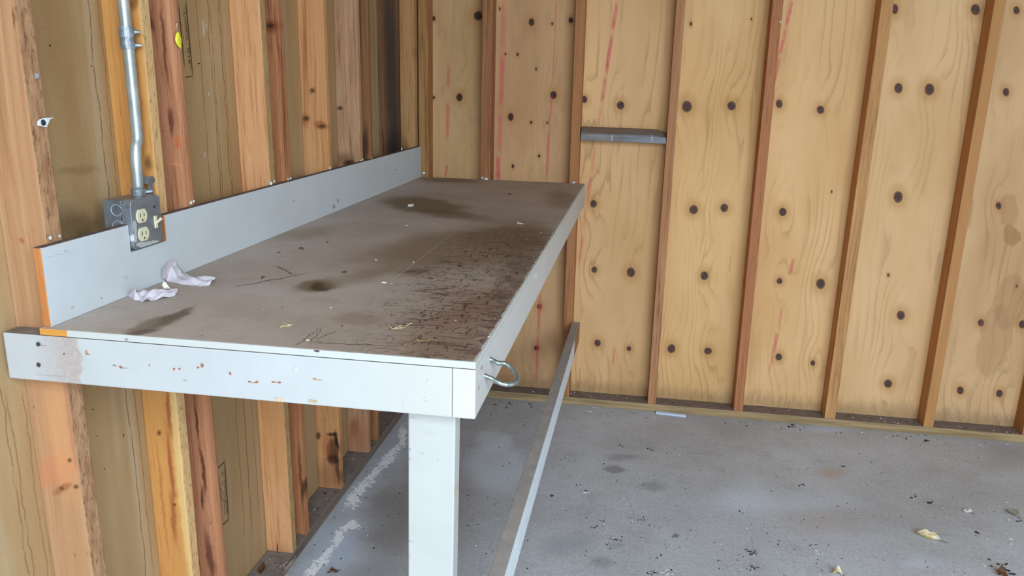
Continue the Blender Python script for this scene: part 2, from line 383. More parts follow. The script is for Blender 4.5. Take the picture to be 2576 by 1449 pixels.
# paint runs, a hole, grime low down beside the box
Pj = k.jig(.01, 60.)
for (x, y, rx, ry, an) in [(512, 72, 2.6, 22, 86-90), (520, 66, 1.6, 6, 0), (515, 390, 2, 9, -4), (525, 235, 1.6, 5, 0)]:
    c = k.mix(k.mul(k.mr(k.ell(Pj, x, y, rx, ry, 0, SH, an), 1.2, .7), .7), c, (196, 190, 176))
for (x, y, rx, ry) in [(126, 115, 2.4, 2.6), (230, 166, 1.6, 2), (500, 160, 3, 1.6), (234, 1030, 1.8, 2.2), (311, 1095, 1.4, 4), (263, 1180, 1.4, 1.6), (245, 1096, 1.4, 1.6)]:
    c = k.mix(k.mr(k.ell(k.P, x, y, rx, ry, 0, SH), 1.2, .8), c, (44, 28, 14))
for (x, y, rx, ry, am) in [(200, 560, 60, 30, .5), (200, 425, 50, 10, .25), (90, 800, 30, 60, .35)]:
    c = k.mix(k.mul(k.mr(k.ell(k.jig(.06, 14.), x, y, rx, ry, 0, SH), 1.8, .4), am), c, (70, 50, 30))
k.bump(g2, .0005, .3)
M_SHEATH = k.done(c)
struct(MB().box(SH-.014, SH, -6.0, DB, 0., 2.45).build('wall_left', M_SHEATH))
M_ROOF = plain('roof_boards', (140, 126, 110), .8, 0, .1, .2, 6)
struct(MB().box(-.2, 5.2, -4.0, .2, 2.46, 2.52).build('ceiling', M_ROOF))
struct(MB().box(4.9, 5.0, -3.0, .2, 0, 2.45).build('wall_right', plain('right_wall_boards', (205, 200, 192), .8, 0, .1, .15, 5)))

# ================================================================== FRAMING
def lean_box(x0, x1, y0, y1, z0, z1, dx=0., dy=0.):
    return MB().hexa([(x0, y0, z0), (x1, y0, z0), (x1, y1, z0), (x0, y1, z0), (x0+dx, y0+dy, z1), (x1+dx, y0+dy, z1), (x1+dx, y1+dy, z1), (x0+dx, y1+dy, z1)])
BLK = (40, 28, 20)
T = dict(
 one=timber('fir_stud', (192, 154, 116), (178, 132, 94), (150, 102, 68), 1., ax=1, plane=-2.335, line=.3,
     stains=[(130, 1190, 60, 40, -25, (196, 120, 84), .5, .55), (150, 1100, 40, 150, -7, (214, 150, 100), .5, .45), (170, 1050, 9, 160, -8, (150, 96, 76), .6, .55), (148, 1235, 26, 8, -30, (150, 88, 56), .5, .7), (52, 607, 5, 9, -30, (164, 92, 56), .5, .8), (35, 45, 3, 26, -5, (110, 66, 40), .4, .7)],
     knots=[(183, 1230, 5, 4), (147, 1234, 4, 4), (168, 1163, 4, 4)]),
 edge1=None,
 conduit=timber('orange_fir_stud', (224, 172, 104), (206, 144, 80), (162, 96, 50), 2., ax=1, plane=-2.0, line=.4,
     stains=[(455, 1130, 15, 400, -5, (226, 186, 124), .3, .75), (432, 1180, 5, 90, -6, (150, 74, 46), .6, .8), (425, 1030, 5, 60, -4, (150, 74, 46), .6, .75), (438, 1300, 6, 60, -6, (158, 84, 48), .6, .8), (410, 1250, 3, 120, -6, (176, 96, 52), .6, .6), (345, 180, 7, 170, -6, (120, 76, 46), .9, .45), (376, 410, 9, 18, 0, (70, 44, 28), .7, .7), (340, 10, 12, 14, 0, (110, 56, 28), .6, .7)],
     knots=[(402, 1088, 4, 5), (440, 1268, 3, 3)]),
 red=timber('red_brown_stud', (204, 146, 108), (186, 124, 88), (132, 78, 52), 3., ax=1, plane=-1.876, line=.5,
     stains=[(515, 1180, 5, 60, -6, (84, 42, 30), .5, .85), (512, 1250, 4, 30, -4, (70, 36, 28), .5, .8), (500, 1060, 3, 40, -5, (92, 48, 32), .5, .8), (530, 1400, 8, 60, -8, (88, 46, 40), .6, .8), (428, 120, 4, 100, -5, (92, 50, 32), .5, .75), (443, 305, 7, 34, -6, (84, 48, 34), .5, .8), (392, 50, 7, 34, -10, (70, 34, 20), .5, .8), (458, 360, 8, 14, 0, (190, 96, 44), .6, .6), (445, 410, 22, 3, 10, (204, 142, 98), .7, .6)]),
 pale=timber('straight_grained_stud', (226, 172, 124), (214, 154, 106), (178, 116, 74), 4., ax=1, plane=-1.47, line=.6, fine=110.,
     stains=[(700, 1400, 30, 26, 0, (176, 116, 78), .8, .5), (699, 1378, 2, 12, 8, (70, 40, 26), .4, .9), (690, 1080, 40, 120, 0, (214, 148, 88), .9, .5)]),
 redd=timber('dark_red_stud', (198, 138, 94), (176, 114, 76), (106, 58, 36), 5., ax=1, plane=-1.36, line=.5,
     stains=[(689, 68, 20, 16, 0, (126, 66, 36), .6, .75), (757, 1190, 4, 100, -4, (96, 54, 34), .6, .7), (764, 1230, 4, 24, 0, (66, 36, 24), .5, .8), (748, 1100, 5, 60, 0, (196, 132, 86), .7, .5)], knots=[(688, 66, 8, 5)]),
 char=timber('water_stained_stud', (218, 162, 112), (204, 144, 94), (148, 88, 48), 6., ax=1, plane=-1.055, line=.35,
     stains=[(838, 1135, 17, 34, 0, (84, 44, 30), .25, .85), (822, 1118, 10, 26, 0, (176, 104, 62), .5, .5), (800, 1095, 6, 9, 0, (64, 34, 26), .5, .8), (846, 1105, 4, 22, -8, (34, 20, 18), .5, .9), (836, 1092, 12, 5, 0, (34, 20, 18), .6, .85), (838, 1155, 16, 10, 10, (56, 30, 24), .5, .85), (830, 1195, 34, 36, 0, (128, 78, 56), .6, .5), (850, 1180, 5, 40, -8, (44, 26, 22), .6, .7), (768, 300, 12, 14, 0, (150, 82, 42), .5, .7), (808, 315, 18, 9, 25, (160, 88, 44), .5, .7), (776, 390, 16, 80, 0, (206, 158, 110), .8, .5)], knots=[(772, 298, 6, 5), (812, 318, 8, 4), (788, 228, 5, 5)]),
 grey=timber('greyish_stud', (200, 158, 124), (182, 136, 100), (112, 74, 52), 7., ax=1, plane=-.757, line=.45,
     stains=[(852, 230, 9, 50, 0, (196, 164, 124), .7, .6), (893, 1075, 10, 22, 0, (120, 66, 46), .6, .6), (900, 1100, 30, 40, 0, (166, 98, 66), .9, .6), (880, 412, 14, 8, 0, (34, 24, 18), .6, .95), (868, 400, 24, 14, 0, (90, 62, 40), .8, .6)], knots=[(878, 408, 7, 5), (856, 272, 5, 4)]),
 brown=timber('brown_stud', (176, 126, 86), (148, 100, 66), (98, 62, 40), 8., ax=1, plane=-.645, line=.5,
     stains=[(920, 370, 8, 50, 0, (58, 42, 32), .6, .8), (906, 100, 5, 120, 0, (80, 48, 34), .8, .6)]),
 soot=timber('soot_stained_stud', (150, 108, 74), (128, 88, 58), (84, 56, 38), 9., ax=1, plane=-.288, line=.4,
     stains=[(986, 200, 20, 360, -2, (52, 43, 38), .8, .85), (992, 380, 20, 46, 0, (34, 26, 22), .8, .85)]),
 tan=timber('tan_corner_stud', (206, 160, 110), (188, 138, 90), (120, 78, 46), 10., ax=1, plane=-.045, line=.45,
     stains=[(1052, 135, 12, 16, 0, (130, 80, 44), .8, .6), (1018, 380, 8, 30, 0, (100, 60, 36), .8, .6)]),
)
SB = [timber('back_stud_corner', (182, 134, 86), (166, 116, 70), (118, 76, 44), 11., line=.45),
      timber('back_stud_brown', (176, 124, 82), (158, 104, 66), (112, 68, 42), 12., line=.4, tint=(142, 92, 60)),
      timber('back_stud_amber', (188, 134, 90), (172, 114, 72), (124, 76, 48), 13., line=.25),
      timber('back_stud_rosy', (194, 144, 106), (178, 122, 84), (130, 82, 54), 14., line=.35),
      timber('back_stud_reddish', (196, 136, 98), (178, 114, 76), (128, 76, 50), 15., line=.6),
      timber('back_stud_split', (208, 156, 104), (190, 136, 86), (122, 80, 46), 16., line=.4),
      timber('back_stud_gold', (206, 152, 100), (188, 132, 82), (134, 84, 48), 17., line=.35),
      timber('back_stud_last', (190, 138, 90), (170, 116, 70), (122, 78, 46), 18., line=.35)]
def edge_mat(name, a, b, d, seed):         # weathered narrow face: mottled, with dark bark flecks
    k = NT(name, .85, 0, .12)
    n = k.noise(k.sc(k.P, 1, 60, 14, (seed, seed, 0)), 1., 5., .7); n2 = k.noise(k.sc(k.P, 1, 120, 45, (0, seed, 0)), 1., 4., .7)
    c = k.ramp(n, [(.34, b), (.6, a)]); c = k.mix(k.mul(k.mr(n2, .54, .64), .6), c, d)
    k.bump(n2, .002, .7); return k.done(c)
TE = dict(one=edge_mat('bark_edge', (186, 142, 106), (150, 104, 72), (98, 62, 42), 1.),
          conduit=edge_mat('sapwood_edge', (220, 178, 126), (206, 156, 104), (110, 84, 54), 2.),
          pale=edge_mat('tan_edge', (186, 150, 104), (170, 130, 84), (120, 88, 54), 3.))
M_DAB = plain('white_paint_dab', (214, 214, 210), .5)
M_NAIL = plain('steel_nail', (98, 98, 102), .45, .8)
M_PLASTIC = plain('white_plastic', (224, 230, 232), .4, vary=.04)
def stud(key, near, far, far_top, label, bev=.003, x1=0., dabs=(), z1=2.46):
    wd = far-near
    mb = lean_box(SH, x1, near, far, PL, z1, 0, far_top-far).bevel(bev, 2)
    for f in mb.bm.faces:
        f.normal_update(); f.material_index = 1 if f.normal.x > (.75 if bev < .01 else .95) else 0
    o = mb.build('wall_stud', [T[key], TE.get(key, T[key])])
    tag(o, label, 'stud', 'studs of the left wall')
    for (px, py, r) in dabs: dab(o, on(px, py, 0, x1), r, 0)
    return o
def dab(o, p, r, ax):
    mb = MB(); n = 9
    for lay in range(3):
        pass
    cc = Vector(p)
    ring = []
    for j in range(n):
        a = 2*math.pi*j/n; q = r*random.uniform(.6, 1.25)
        d = Vector((0, math.cos(a)*q*.8, math.sin(a)*q)) if ax == 0 else Vector((math.cos(a)*q, 0, math.sin(a)*q*.8))
        ring.append(cc+d)
    out = Vector((r*.45, 0, 0)) if ax == 0 else Vector((0, -r*.45, 0))
    a = [mb.bm.verts.new(q-out*.1) for q in ring]; b = [mb.bm.verts.new(cc+(q-cc)*.6+out) for q in ring]
    for j in range(n): mb.face([a[j], a[(j+1) % n], b[(j+1) % n], b[j]])
    mb.face(b); mb.face(a[::-1])
    mb.build('paint_dab', M_DAB, o, smooth=True)
s1 = stud('one', -2.318, -2.279, -2.306, 'broad pale fir stud nearest the camera, a white plastic tab nailed to its edge', .003, dabs=[(126, 599, .006), (150, 594, .004)])
sB = stud('conduit', -2.003, -1.969, -1.969, 'orange fir stud directly behind the metal conduit and outlet box', .004)
sC = stud('red', -1.876, -1.842, -1.874, 'rounded red-brown stud holding the shiny yellow oval tag', .011, dabs=[(480, 511, .006), (487, 507, .005)])
sD = stud('pale', -1.470, -1.438, -1.462, 'broad straight-grained pinkish stud just right of the stamped panel', .004, dabs=[(681, 462, .009), (690, 457, .005)])
sE = stud('redd', -1.364, -1.337, -1.356, 'narrow red-brown stud tucked close behind the straight-grained pinkish stud', .003, dabs=[(725, 452, .006), (731, 449, .005)])
sF = stud('char', -1.057, -1.029, -1.034, 'orange stud with black water stains near its foot', .003, dabs=[(830, 424, .007)])
sG = stud('grey', -.758, -.730, -.733, 'greyish stud with a black knot just above the white backsplash', .003, dabs=[(907, 405, .007), (912, 402, .006)])
sH = stud('brown', -.646, -.620, -.627, 'thin brown stud close behind the greyish black-knotted stud', .003, dabs=[(935, 399, .008)])
sI = stud('soot', -.288, -.258, -.260, 'soot-blackened stud just left of the wall corner', .003, dabs=[(1010, 376, .008)])
sJ = stud('tan', -.046, -.006, -.006, 'tan stud right in the corner where the two walls meet', .002)
def bstud(i, x0, x1, top, label, x0b=None, dabs=(), split=False, z0=PL):
    o = lean_box(x0, x1, 0, DB, z0, 2.46, top, 0).bevel(.0025, 2).build('wall_stud', SB[i])
    tag(o, label, 'stud', 'studs of the plywood back wall')
    for (px, py, r) in dabs: dab(o, on(px, py, 1, 0.), r, 1)
    return o
b0 = bstud(0, .001, .045, .004, 'corner stud at the left end of the plywood wall', dabs=[(1065, 436, .012)])
b1 = bstud(1, .290, .336, .002, 'first free stud right of the corner, ending behind the bench top', dabs=[(1213, 447, .010), (1222, 450, .012)])
b2 = bstud(2, .699, .739, -.004, 'amber stud at the left end of the grey block, behind the bench rail end', dabs=[(1443, 459, .011)])
b3 = bstud(3, 1.112, 1.150, .003, 'rosy stud at the right end of the grey wooden block')
b4 = bstud(4, 1.508, 1.550, -.010, 'reddish grooved stud, first one right of the grey block stud')
b5 = bstud(5, 1.913, 1.960, .010, 'pale split-edged stud between the reddish grooved stud and the golden one')
b6 = bstud(6, 2.338, 2.380, .001, 'golden stud with a dark brown side, second from the right edge')
b7 = bstud(7, 2.748, 2.788, .0, 'last stud at the lower right edge of the photo')
# nail in the first stud, nail heads
MB().tube([on(91, 191, 0, -.001), on(91, 191, 0, .0015)], .0048, 10).build('nail_head', M_NAIL, s1)
MB().tube([on(1963, 55, 1, .002), on(1963, 55, 1, -.004)], .004, 8).build('nail_head', plain('bright_nail', (200, 200, 204), .4), b4)

# plates
def plate_mat(name, top, side, ax):
    k = NT(name, .8, 0, .15)
    g = k.noise(k.sc(k.P, 3 if ax == 0 else 60, 60 if ax == 0 else 3, 60), 1., 4., .6); d = k.noise(k.P, 40., 4, .65)
    a = k.ramp(d, [(.3, tuple(q*.8 for q in top)), (.65, top)]); b = k.ramp(g, [(.3, tuple(q*.72 for q in side)), (.6, side)])
    nz = k.sep(k.n.new('ShaderNodeNewGeometry').outputs['Normal'])[2]
    c = k.mix(k.mr(nz, .4, .8), b, a)
    k.bump(g, .001, .5)
    return k.done(c)
o = MB().box(.0, 4.9, .0, DB, 0, PL).bevel(.002, 2).build('sole_plate', plate_mat('back_plate_wood', (138, 122, 114), (178, 148, 108), 0))
tag(o, 'pale long board lying on the floor under the plywood wall studs', 'sole plate')
o = MB().box(SH, .0, -5.5, .0, 0, PL).bevel(.004, 2).build('sole_plate', plate_mat('left_plate_wood', (140, 128, 122), (128, 110, 98), 1))
tag(o, 'dusty grey-brown floor board under the left wall studs', 'sole plate')

# grey block nailed between two studs
k = NT('weathered_block', .8, 0, .2)
g = k.noise(k.sc(k.P, 6, 70, 70), 1., 4., .6); z_ = k.sep(k.P)
c = k.ramp(g, [(.3, (112, 104, 100)), (.55, (142, 134, 130)), (.75, (160, 154, 152))])
bl = k.noise(k.sc(k.P, 14, 14, 30), 1., 3.)
c = k.mix(k.mul(k.mr(k.math('ADD', z_[0], k.mul(bl, .3)), .98, 1.16), .45), c, (132, 138, 150))
c = k.mix(k.mul(k.mr(z_[1], .0, .012), .85), c, (128, 106, 90))
for x in (1540, 1640):
    c = k.mix(k.mul(k.mr(k.ell(k.jig(.01, 50.), x, 347, 2, 9, 1, 0.), 1.2, .6), .7), c, (190, 190, 192))
k.bump(g, .001, .6)
mb = MB()
prof = [(-.003, 1.2545), (-.003, 1.2815), (.004, 1.287), (.05, 1.3095), (DB, 1.3105), (DB, 1.262)]
rows = []
for i in range(13):
    t = i/12; x = .7405+t*(1.1115-.7405); dz = -.003*t + random.uniform(-.0006, .0006)
    dr = max(0, (t-.86)/.14)**2*.016
    rows.append([(x, y, z+dz-(dr if 1 < j < 5 else 0)) for j, (y, z) in enumerate(prof)])
vs = [[mb.bm.verts.new(p) for p in r] for r in rows]
for a, b in zip(vs, vs[1:]):
    for j in range(6): mb.face([a[j], a[(j+1) % 6], b[(j+1) % 6], b[j]])
mb.face(vs[0]); mb.face(vs[-1][::-1])
o = mb.bevel(.0015, 1).build('wood_block', k.done(c))
tag(o, 'weathered grey wooden block wedged crosswise between two back wall studs', 'wood block')

# ================================================================== WORKBENCH
bench = thing('workbench', (W/2, -L/2, 0), 'long built-in workbench with stained brown top, white painted frame and leg', 'workbench')
ZT = H-TK
# top
k = NT('stained_bench_top', .65, 0, .25)
n1 = k.noise(k.P, 3.2, 5, .62); n2 = k.noise(k.P, 16., 5, .65); n3 = k.noise(k.sc(k.P, 10, 60, 1), 2.2, 4, .6); n4 = k.noise(k.P, 220., 2, .6)
c = k.ramp(n1, [(.30, (176, 158, 145)), (.52, (189, 173, 162)), (.72, (199, 187, 179))])
c = k.mix(k.mul(k.mr(n2, .5, .75), .3), c, (150, 131, 116))
c = k.mix(k.mul(k.mr(n3, .55, .75), .28), c, (146, 126, 110))
c = k.mix(k.mul(k.mr(n4, .4, .7), .12), c, (90, 76, 66))
Pj = k.jig(.13, 9.); Pk = k.jig(.035, 24.)
for (P_, x, y, rx, ry, an, cc, so, am) in [
        (Pj, 1240, 700, 260, 190, -50, (122, 104, 90), .6, .55), (Pj, 1180, 620, 230, 48, -6, (104, 84, 64), .35, .70), (Pj, 1280, 590, 110, 30, -5, (98, 76, 58), .5, .6),
        (Pj, 1060, 515, 105, 20, 6, (96, 80, 58), .4, .85), (Pj, 1130, 540, 90, 10, 5, (84, 66, 54), .6, .6), (Pj, 1010, 545, 80, 8, 3, (146, 132, 126), .6, .5), (Pj, 1120, 452, 80, 7, 3, (100, 82, 64), .6, .7),
        (Pk, 797, 719, 52, 15, -3, (86, 66, 44), .35, .75), (Pk, 812, 721, 30, 11, -3, (58, 42, 28), .4, .85), (Pj, 840, 708, 36, 16, 0, (122, 106, 88), .4, .5), (Pj, 930, 690, 60, 18, -15, (112, 94, 80), .7, .6),
        (Pk, 398, 812, 84, 13, -19, (98, 82, 66), .35, .75), (Pk, 440, 795, 52, 7, -25, (88, 72, 58), .4, .7), (Pk, 355, 836, 40, 7, -10, (84, 68, 54), .4, .7), (Pj, 770, 585, 80, 12, -10, (124, 110, 90), .7, .6),
        (Pj, 900, 800, 60, 18, 0, (118, 102, 84), .4, .5), (Pj, 1170, 800, 150, 60, -20, (112, 88, 72), .6, .55), (Pj, 1200, 772, 90, 26, -25, (104, 74, 58), .6, .5), (Pj, 1130, 740, 60, 10, 0, (110, 78, 62), .6, .4), (Pj, 1150, 880, 130, 26, 3, (104, 82, 68), .6, .6), (Pj, 1410, 500, 40, 22, 0, (106, 82, 66), .6, .6),
        (Pj, 1330, 640, 80, 60, -50, (92, 72, 58), .6, .5), (Pk, 1045, 683, 38, 7, -4, (70, 44, 34), .6, .5)]:
    d = k.ell(P_, x, y, rx, ry, 2, H, an); c = k.mix(k.mul(k.mr(d, 1+so, 1-so), am), c, tuple(q*1.24 for q in cc))
# knife scratches and gouges in the worn right half
wear = k.mr(k.ell(Pj, 1230, 720, 290, 190, 2, H, -48), 1.4, .4)
s1n = k.noise(k.sc(k.P, 14, 120, 1), 1., 4, .65, .6); s2n = k.noise(k.vm('ADD', k.sc(k.P, 90, 30, 1), (5, 2, 0)), 1., 4, .65, .8)
c = k.mix(k.mul(k.mul(k.mr(s1n, .555, .63), wear), .75), c, (58, 40, 32))
c = k.mix(k.mul(k.mul(k.mr(s2n, .575, .64), wear), .75), c, (52, 36, 28))
c = k.mix(k.mul(k.mul(k.mr(k.noise(k.P, 60., 3, .6), .58, .66), wear), .6), c, (64, 42, 32))
wn = k.seg(k.P, 1330, 615, 1195, 905, 70, 2, H)
c = k.mix(k.mul(k.mr(wn, 1.6, .2), k.mul(k.mr(n2, .42, .58), .7)), c, (98, 76, 62))
# scored line, pale
ln = k.least([k.seg(k.P, 1022, 678, 865, 790, 2.0, 2, H), k.seg(k.P, 1302, 460, 1022, 678, 1.4, 2, H)])
c = k.mix(k.mul(k.mr(ln, 1.4, .6), .55), c, (190, 178, 166))
sl = k.least([k.seg(Pk, *a, 2.2, 2, H) for a in [(815, 822, 775, 862), (800, 828, 740, 868), (840, 836, 800, 850), (600, 720, 760, 690), (690, 670, 740, 690), (960, 870, 800, 860), (1090, 780, 1080, 800), (1050, 730, 1130, 726), (1040, 690, 1080, 680), (1045, 682, 1020, 685)]])
c = k.mix(k.mul(k.mr(sl, 1.4, .6), .7), c, (72, 54, 44))
for (x, y, rx, ry) in [(663, 698, 5, 3.5), (706, 635, 6, 2), (823, 608, 3, 2), (757, 624, 7, 3), (866, 684, 8, 3), (1282, 488, 5, 2), (864, 821, 3, 2)]:
    c = k.mix(k.mul(k.mr(k.ell(Pk, x, y, rx, ry, 2, H), 1.4, .6), .8), c, (74, 56, 44))
ex = k.sep(k.jig(.012, 45.))
ed = k.math('MAXIMUM', k.mr(ex[0], W-.006, W-.0035), k.mr(ex[1], -L+.0055, -L+.003))
ed = k.mul(ed, k.mr(ex[0], .05, .055))
c = k.mix(k.mul(ed, .85), c, (206, 204, 198))
k.bump(k.math('SUBTRACT', k.mul(n4, .4), k.mul(k.mul(k.mr(s1n, .60, .68), wear), 1.)), .0012, .6)
M_TOP = k.done(c)
def white_paint(name, base, marks=(), ax=1, plane=0., sand=False, warm=None, chips=.5):
    k = NT(name, .45, 0, .35)
    n = k.noise(k.P, 9., 4, .6); n2 = k.noise(k.P, 120., 3, .6)
    c = k.ramp(n, [(.3, tuple(q*.965 for q in base)), (.7, base)])
    Pk = k.jig(.006, 90.)
    if sand:
        e = k.seg(k.jig(.03, 40.), 96, 885, 205, 905, 150, 1, plane)
        X = k.sep(k.jig(.035, 35.))[0]; x_e = on(200, 900, 1, plane).x; x_s = on(70, 890, 1, plane).x
        q = k.mul(k.mr(X, x_e+.004, x_e-.004), k.mr(X, x_s, x_e-.01, .15, 1.))
        c = k.mix(k.mul(q, k.mr(n2, .3, .6, .55, 1.)), c, (174, 158, 152))
    for (x, y, rx, ry, an, cc, am) in marks:
        c = k.mix(k.mul(k.mr(k.ell(Pk, x, y, rx, ry, ax, plane, an), 1.25, .75), am), c, cc)
    if warm: c = k.mix(k.mr(k.sep(k.P)[0], warm[0], warm[1]), c, warm[2])
    ch = k.noise(k.sc(k.P, 60, 60, 45), 1., 4, .65)
    c = k.mix(k.mul(k.mr(ch, .70, .74), chips), c, (150, 138, 126))
    k.bump(k.math('ADD', k.mul(n2, .35), k.noise(k.P, 35., 2)), .0008, .4)
    return k.done(c)
WH = (189, 190, 191)
RU, DK = (150, 92, 60), (96, 88, 86)
M_EDGE = white_paint('white_painted_edge', (196, 197, 193), [(248, 832, 40, 10, 4, (176, 114, 56), 0.), (318, 855, 5, 3, 0, (150, 128, 118), .8), (797, 883, 7, 2.5, 5, (52, 44, 42), .95)], 1, -L, chips=.8)
k = NT('raw_wood_end', .7, 0, .2)
M_RAW = timber('raw_orange_wood', (226, 168, 88), (210, 144, 66), (150, 92, 40), 21., vert=0, line=.5)
mb = MB(); mb.box(0.0, W, -L, 0.0, ZT+.0006, H)
bmesh.ops.bisect_plane(mb.bm, geom=list(mb.bm.verts)+list(mb.bm.edges)+list(mb.bm.faces), plane_co=(.052, 0, 0), plane_no=(1, 0, 0))
for f in mb.bm.faces:
    f.normal_update(); f.material_index = 0 if f.normal.z > .5 else (2 if (f.calc_center_median().x < .052 and f.normal.y < -.5) else 1)
mb.build('bench_top', [M_TOP, M_EDGE, M_RAW], bench)
# apron
AP = [(97, 866, 6, 6, 0, (112, 112, 118), .85), (107, 869, 7, 1.6, 10, (120, 90, 84), .7), (97, 918, 5.5, 6, 0, (112, 108, 108), .95), (161, 890, 3, 2.6, 0, (84, 82, 84), .9),
      (217, 886, 3.5, 6, -20, (206, 120, 84), .95), (221, 891, 6, 1.6, 10, (120, 84, 66), .8), (288, 919, 5, 2, 10, (120, 100, 92), .8), (304, 923, 5, 3.4, 30, RU, .9), (313, 926, 11, 1.2, 4, RU, .7),
      (376, 919, 2, 2.4, 0, RU, .9), (437, 929, 3, 3, 0, RU, .95), (452, 927, 3, 2.6, 0, RU, .9), (498, 923, 3, 3, 0, RU, .95), (509, 919, 4, 5, -20, RU, .9), (579, 939, 3, 5, -15, RU, .9), (465, 956, 5, 2.4, 0, (150, 140, 136), .6),
      (627, 960, 4, 2.6, 0, RU, .95), (645, 961, 4, 3, 0, RU, .95), (636, 962, 9, 1.4, 6, RU, .8), (687, 961, 3.5, 2.6, 0, RU, .95), (703, 962, 4, 3, 0, RU, .95), (695, 961, 9, 1.2, 5, RU, .8), (790, 953, 5, 3, 0, (190, 118, 64), .95), (800, 955, 10, 1.2, 4, (140, 90, 60), .7),
      (1013, 1005, 1., 22, -6, (110, 104, 98), .7), (1016, 1022, 1.2, 12, -20, (110, 104, 98), .7), (1023, 995, 6, 1, 40, (120, 112, 108), .5), (130, 945, 40, 2, 4, (150, 140, 140), .4), (1128, 1013, 7, 3.6, 20, (140, 130, 122), .5), (1080, 1036, 26, 1., 4, (150, 142, 134), .4)]
M_APRON = white_paint('white_painted_apron', WH, AP, 1, -L, sand=True, warm=(.45, .75, (190, 187, 180)), chips=.25)
M_DUST = plain('dusty_board_top', (122, 108, 104), .8, vary=.15, scale=40)
def paint_box(x0, x1, y0, y1, z0, z1, mats, name, topmat=True, bev=.0025):
    mb = MB().box(x0, x1, y0, y1, z0, z1).bevel(bev, 2)
    for f in mb.bm.faces:
        f.normal_update(); f.material_index = 1 if (topmat and f.normal.z > .7) else 0
    return mb.build(name, mats, bench)
apron = paint_box(-.074, W-.0385, -L, -L+.037, ZT-HB, ZT-.0006, [M_APRON, M_DUST], 'front_apron')
def heads(lst, plane, parent, mat, r=.0045):
    for (x, y) in lst:
        p = on(x, y, 1, plane)
        MB().tube([p+Vector((0, .001, 0)), p+Vector((0, -.0009, 0))], [r, r*.9], 12).build('nail_head', mat, parent)
M_PNAIL = plain('painted_nail_head', (182, 182, 180), .5)
heads([(1079, 960), (1072, 1005), (743, 929), (748, 976)], -L, apron, M_PNAIL)
heads([(96, 866), (97, 918)], -L, apron, M_NAIL, .004)
M_SPL = plain('splinter_wood', (190, 166, 132), .7)
for (x, y, w_) in [(703, 1005, 22), (787, 1009, 20)]:
    a = on(x-w_/2, y-2, 1, -L); b = on(x+w_/2, y+1, 1, -L)
    MB().hexa([(a.x, -L-.001, a.z-.003), (b.x, -L-.001, b.z-.003), (b.x, -L+.01, b.z-.003), (a.x, -L+.01, a.z-.003), (a.x, -L-.001, a.z+.002), (b.x, -L-.001, b.z+.002), (b.x, -L+.01, b.z+.002), (a.x, -L+.01, a.z+.002)]).build('wood_chip', M_SPL, apron)
# side skirt
SK = [(1245, 800, 2, 10, 25, (120, 110, 100), .5), (1300, 730, 2, 14, 25, (110, 96, 86), .6), (1330, 690, 2, 20, 25, (110, 96, 86), .6), (1360, 640, 2, 20, 25, (110, 96, 86), .6), (1390, 585, 2, 18, 25, (110, 96, 86), .6), (1425, 530, 2, 14, 25, (110, 96, 86), .6), (1348, 695, 6, 8, 0, (214, 214, 214), .5), (1212, 925, 2, 6, 20, (120, 110, 104), .7), (1205, 975, 2, 5, 0, (130, 120, 112), .6)]
M_SKIRT = white_paint('white_painted_skirt', (200, 197, 194), SK, 0, W, chips=.4)
skirt = paint_box(W-.038, W, -L, 0.0, ZT-HB, ZT-.0006, [M_SKIRT, M_DUST], 'side_skirt')
paint_box(.0, W-.0385, -.038, .0, ZT-HB, ZT-.001, [M_SKIRT, M_DUST], 'rear_ledger')
# leg
LG = [(1036, 1050, 8, 1.2, 10, (120, 112, 104), .5), (1065, 1040, 14, 1.2, -8, (120, 112, 104), .5), (1031, 1362, 12, 1., 14, (120, 112, 104), .6), (1062, 1141, 6, 1., 30, (140, 130, 124), .5), (1101, 1156, 1.5, 1.5, 0, (110, 104, 100), .6), (1031, 1130, 2, 4, 0, (80, 100, 140), .7), (1030, 1155, 2, 4, 0, (130, 124, 116), .7), (1030, 1400, 4, 8, 0, (176, 168, 158), .5), (1144, 1240, 2, 14, 0, (190, 164, 130), .6), (1080, 1090, 14, 6, 0, (178, 174, 170), .4)]
M_LEG = white_paint('white_painted_leg', (186, 185, 181), LG, 1, -2.336, chips=.2)
lean_box(.636, .718, -2.336, -2.298, 0, ZT-.002, .012, 0).bevel(.003, 2).build('leg', M_LEG, bench)
# lower rail, dusty on top, its far end bare on the side
k = NT('rail_paint', .55, 0, .3)
Yp = k.sep(k.jig(.03, 30.))[1]
n = k.noise(k.sc(k.P, 70, 4, 60), 1., 4, .6)
wh = k.ramp(k.noise(k.P, 12., 3), [(.3, (214, 220, 226)), (.7, (228, 232, 236))])
br = k.ramp(n, [(.3, (128, 88, 58)), (.7, (178, 132, 90))])
c = k.mix(k.mr(Yp, -.30, -.27), wh, br)
M_RAIL = k.done(c)
M_RAILTOP = plain('dusty_rail_top', (166, 156, 150), .85, vary=.05, scale=22)
mb = MB().hexa([(.7365, -2.336, .374), (.7725, -2.336, .374), (.7755, -.001, .329), (.7395, -.001, .329),
                (.7365, -2.336, .462), (.7725, -2.336, .462), (.7755, -.001, .417), (.7395, -.001, .417)]).bevel(.0025, 2)
for f in mb.bm.faces:
    f.normal_update(); f.material_index = 1 if f.normal.z > .7 else 0
mb.build('lower_rail', [M_RAIL, M_RAILTOP], bench)
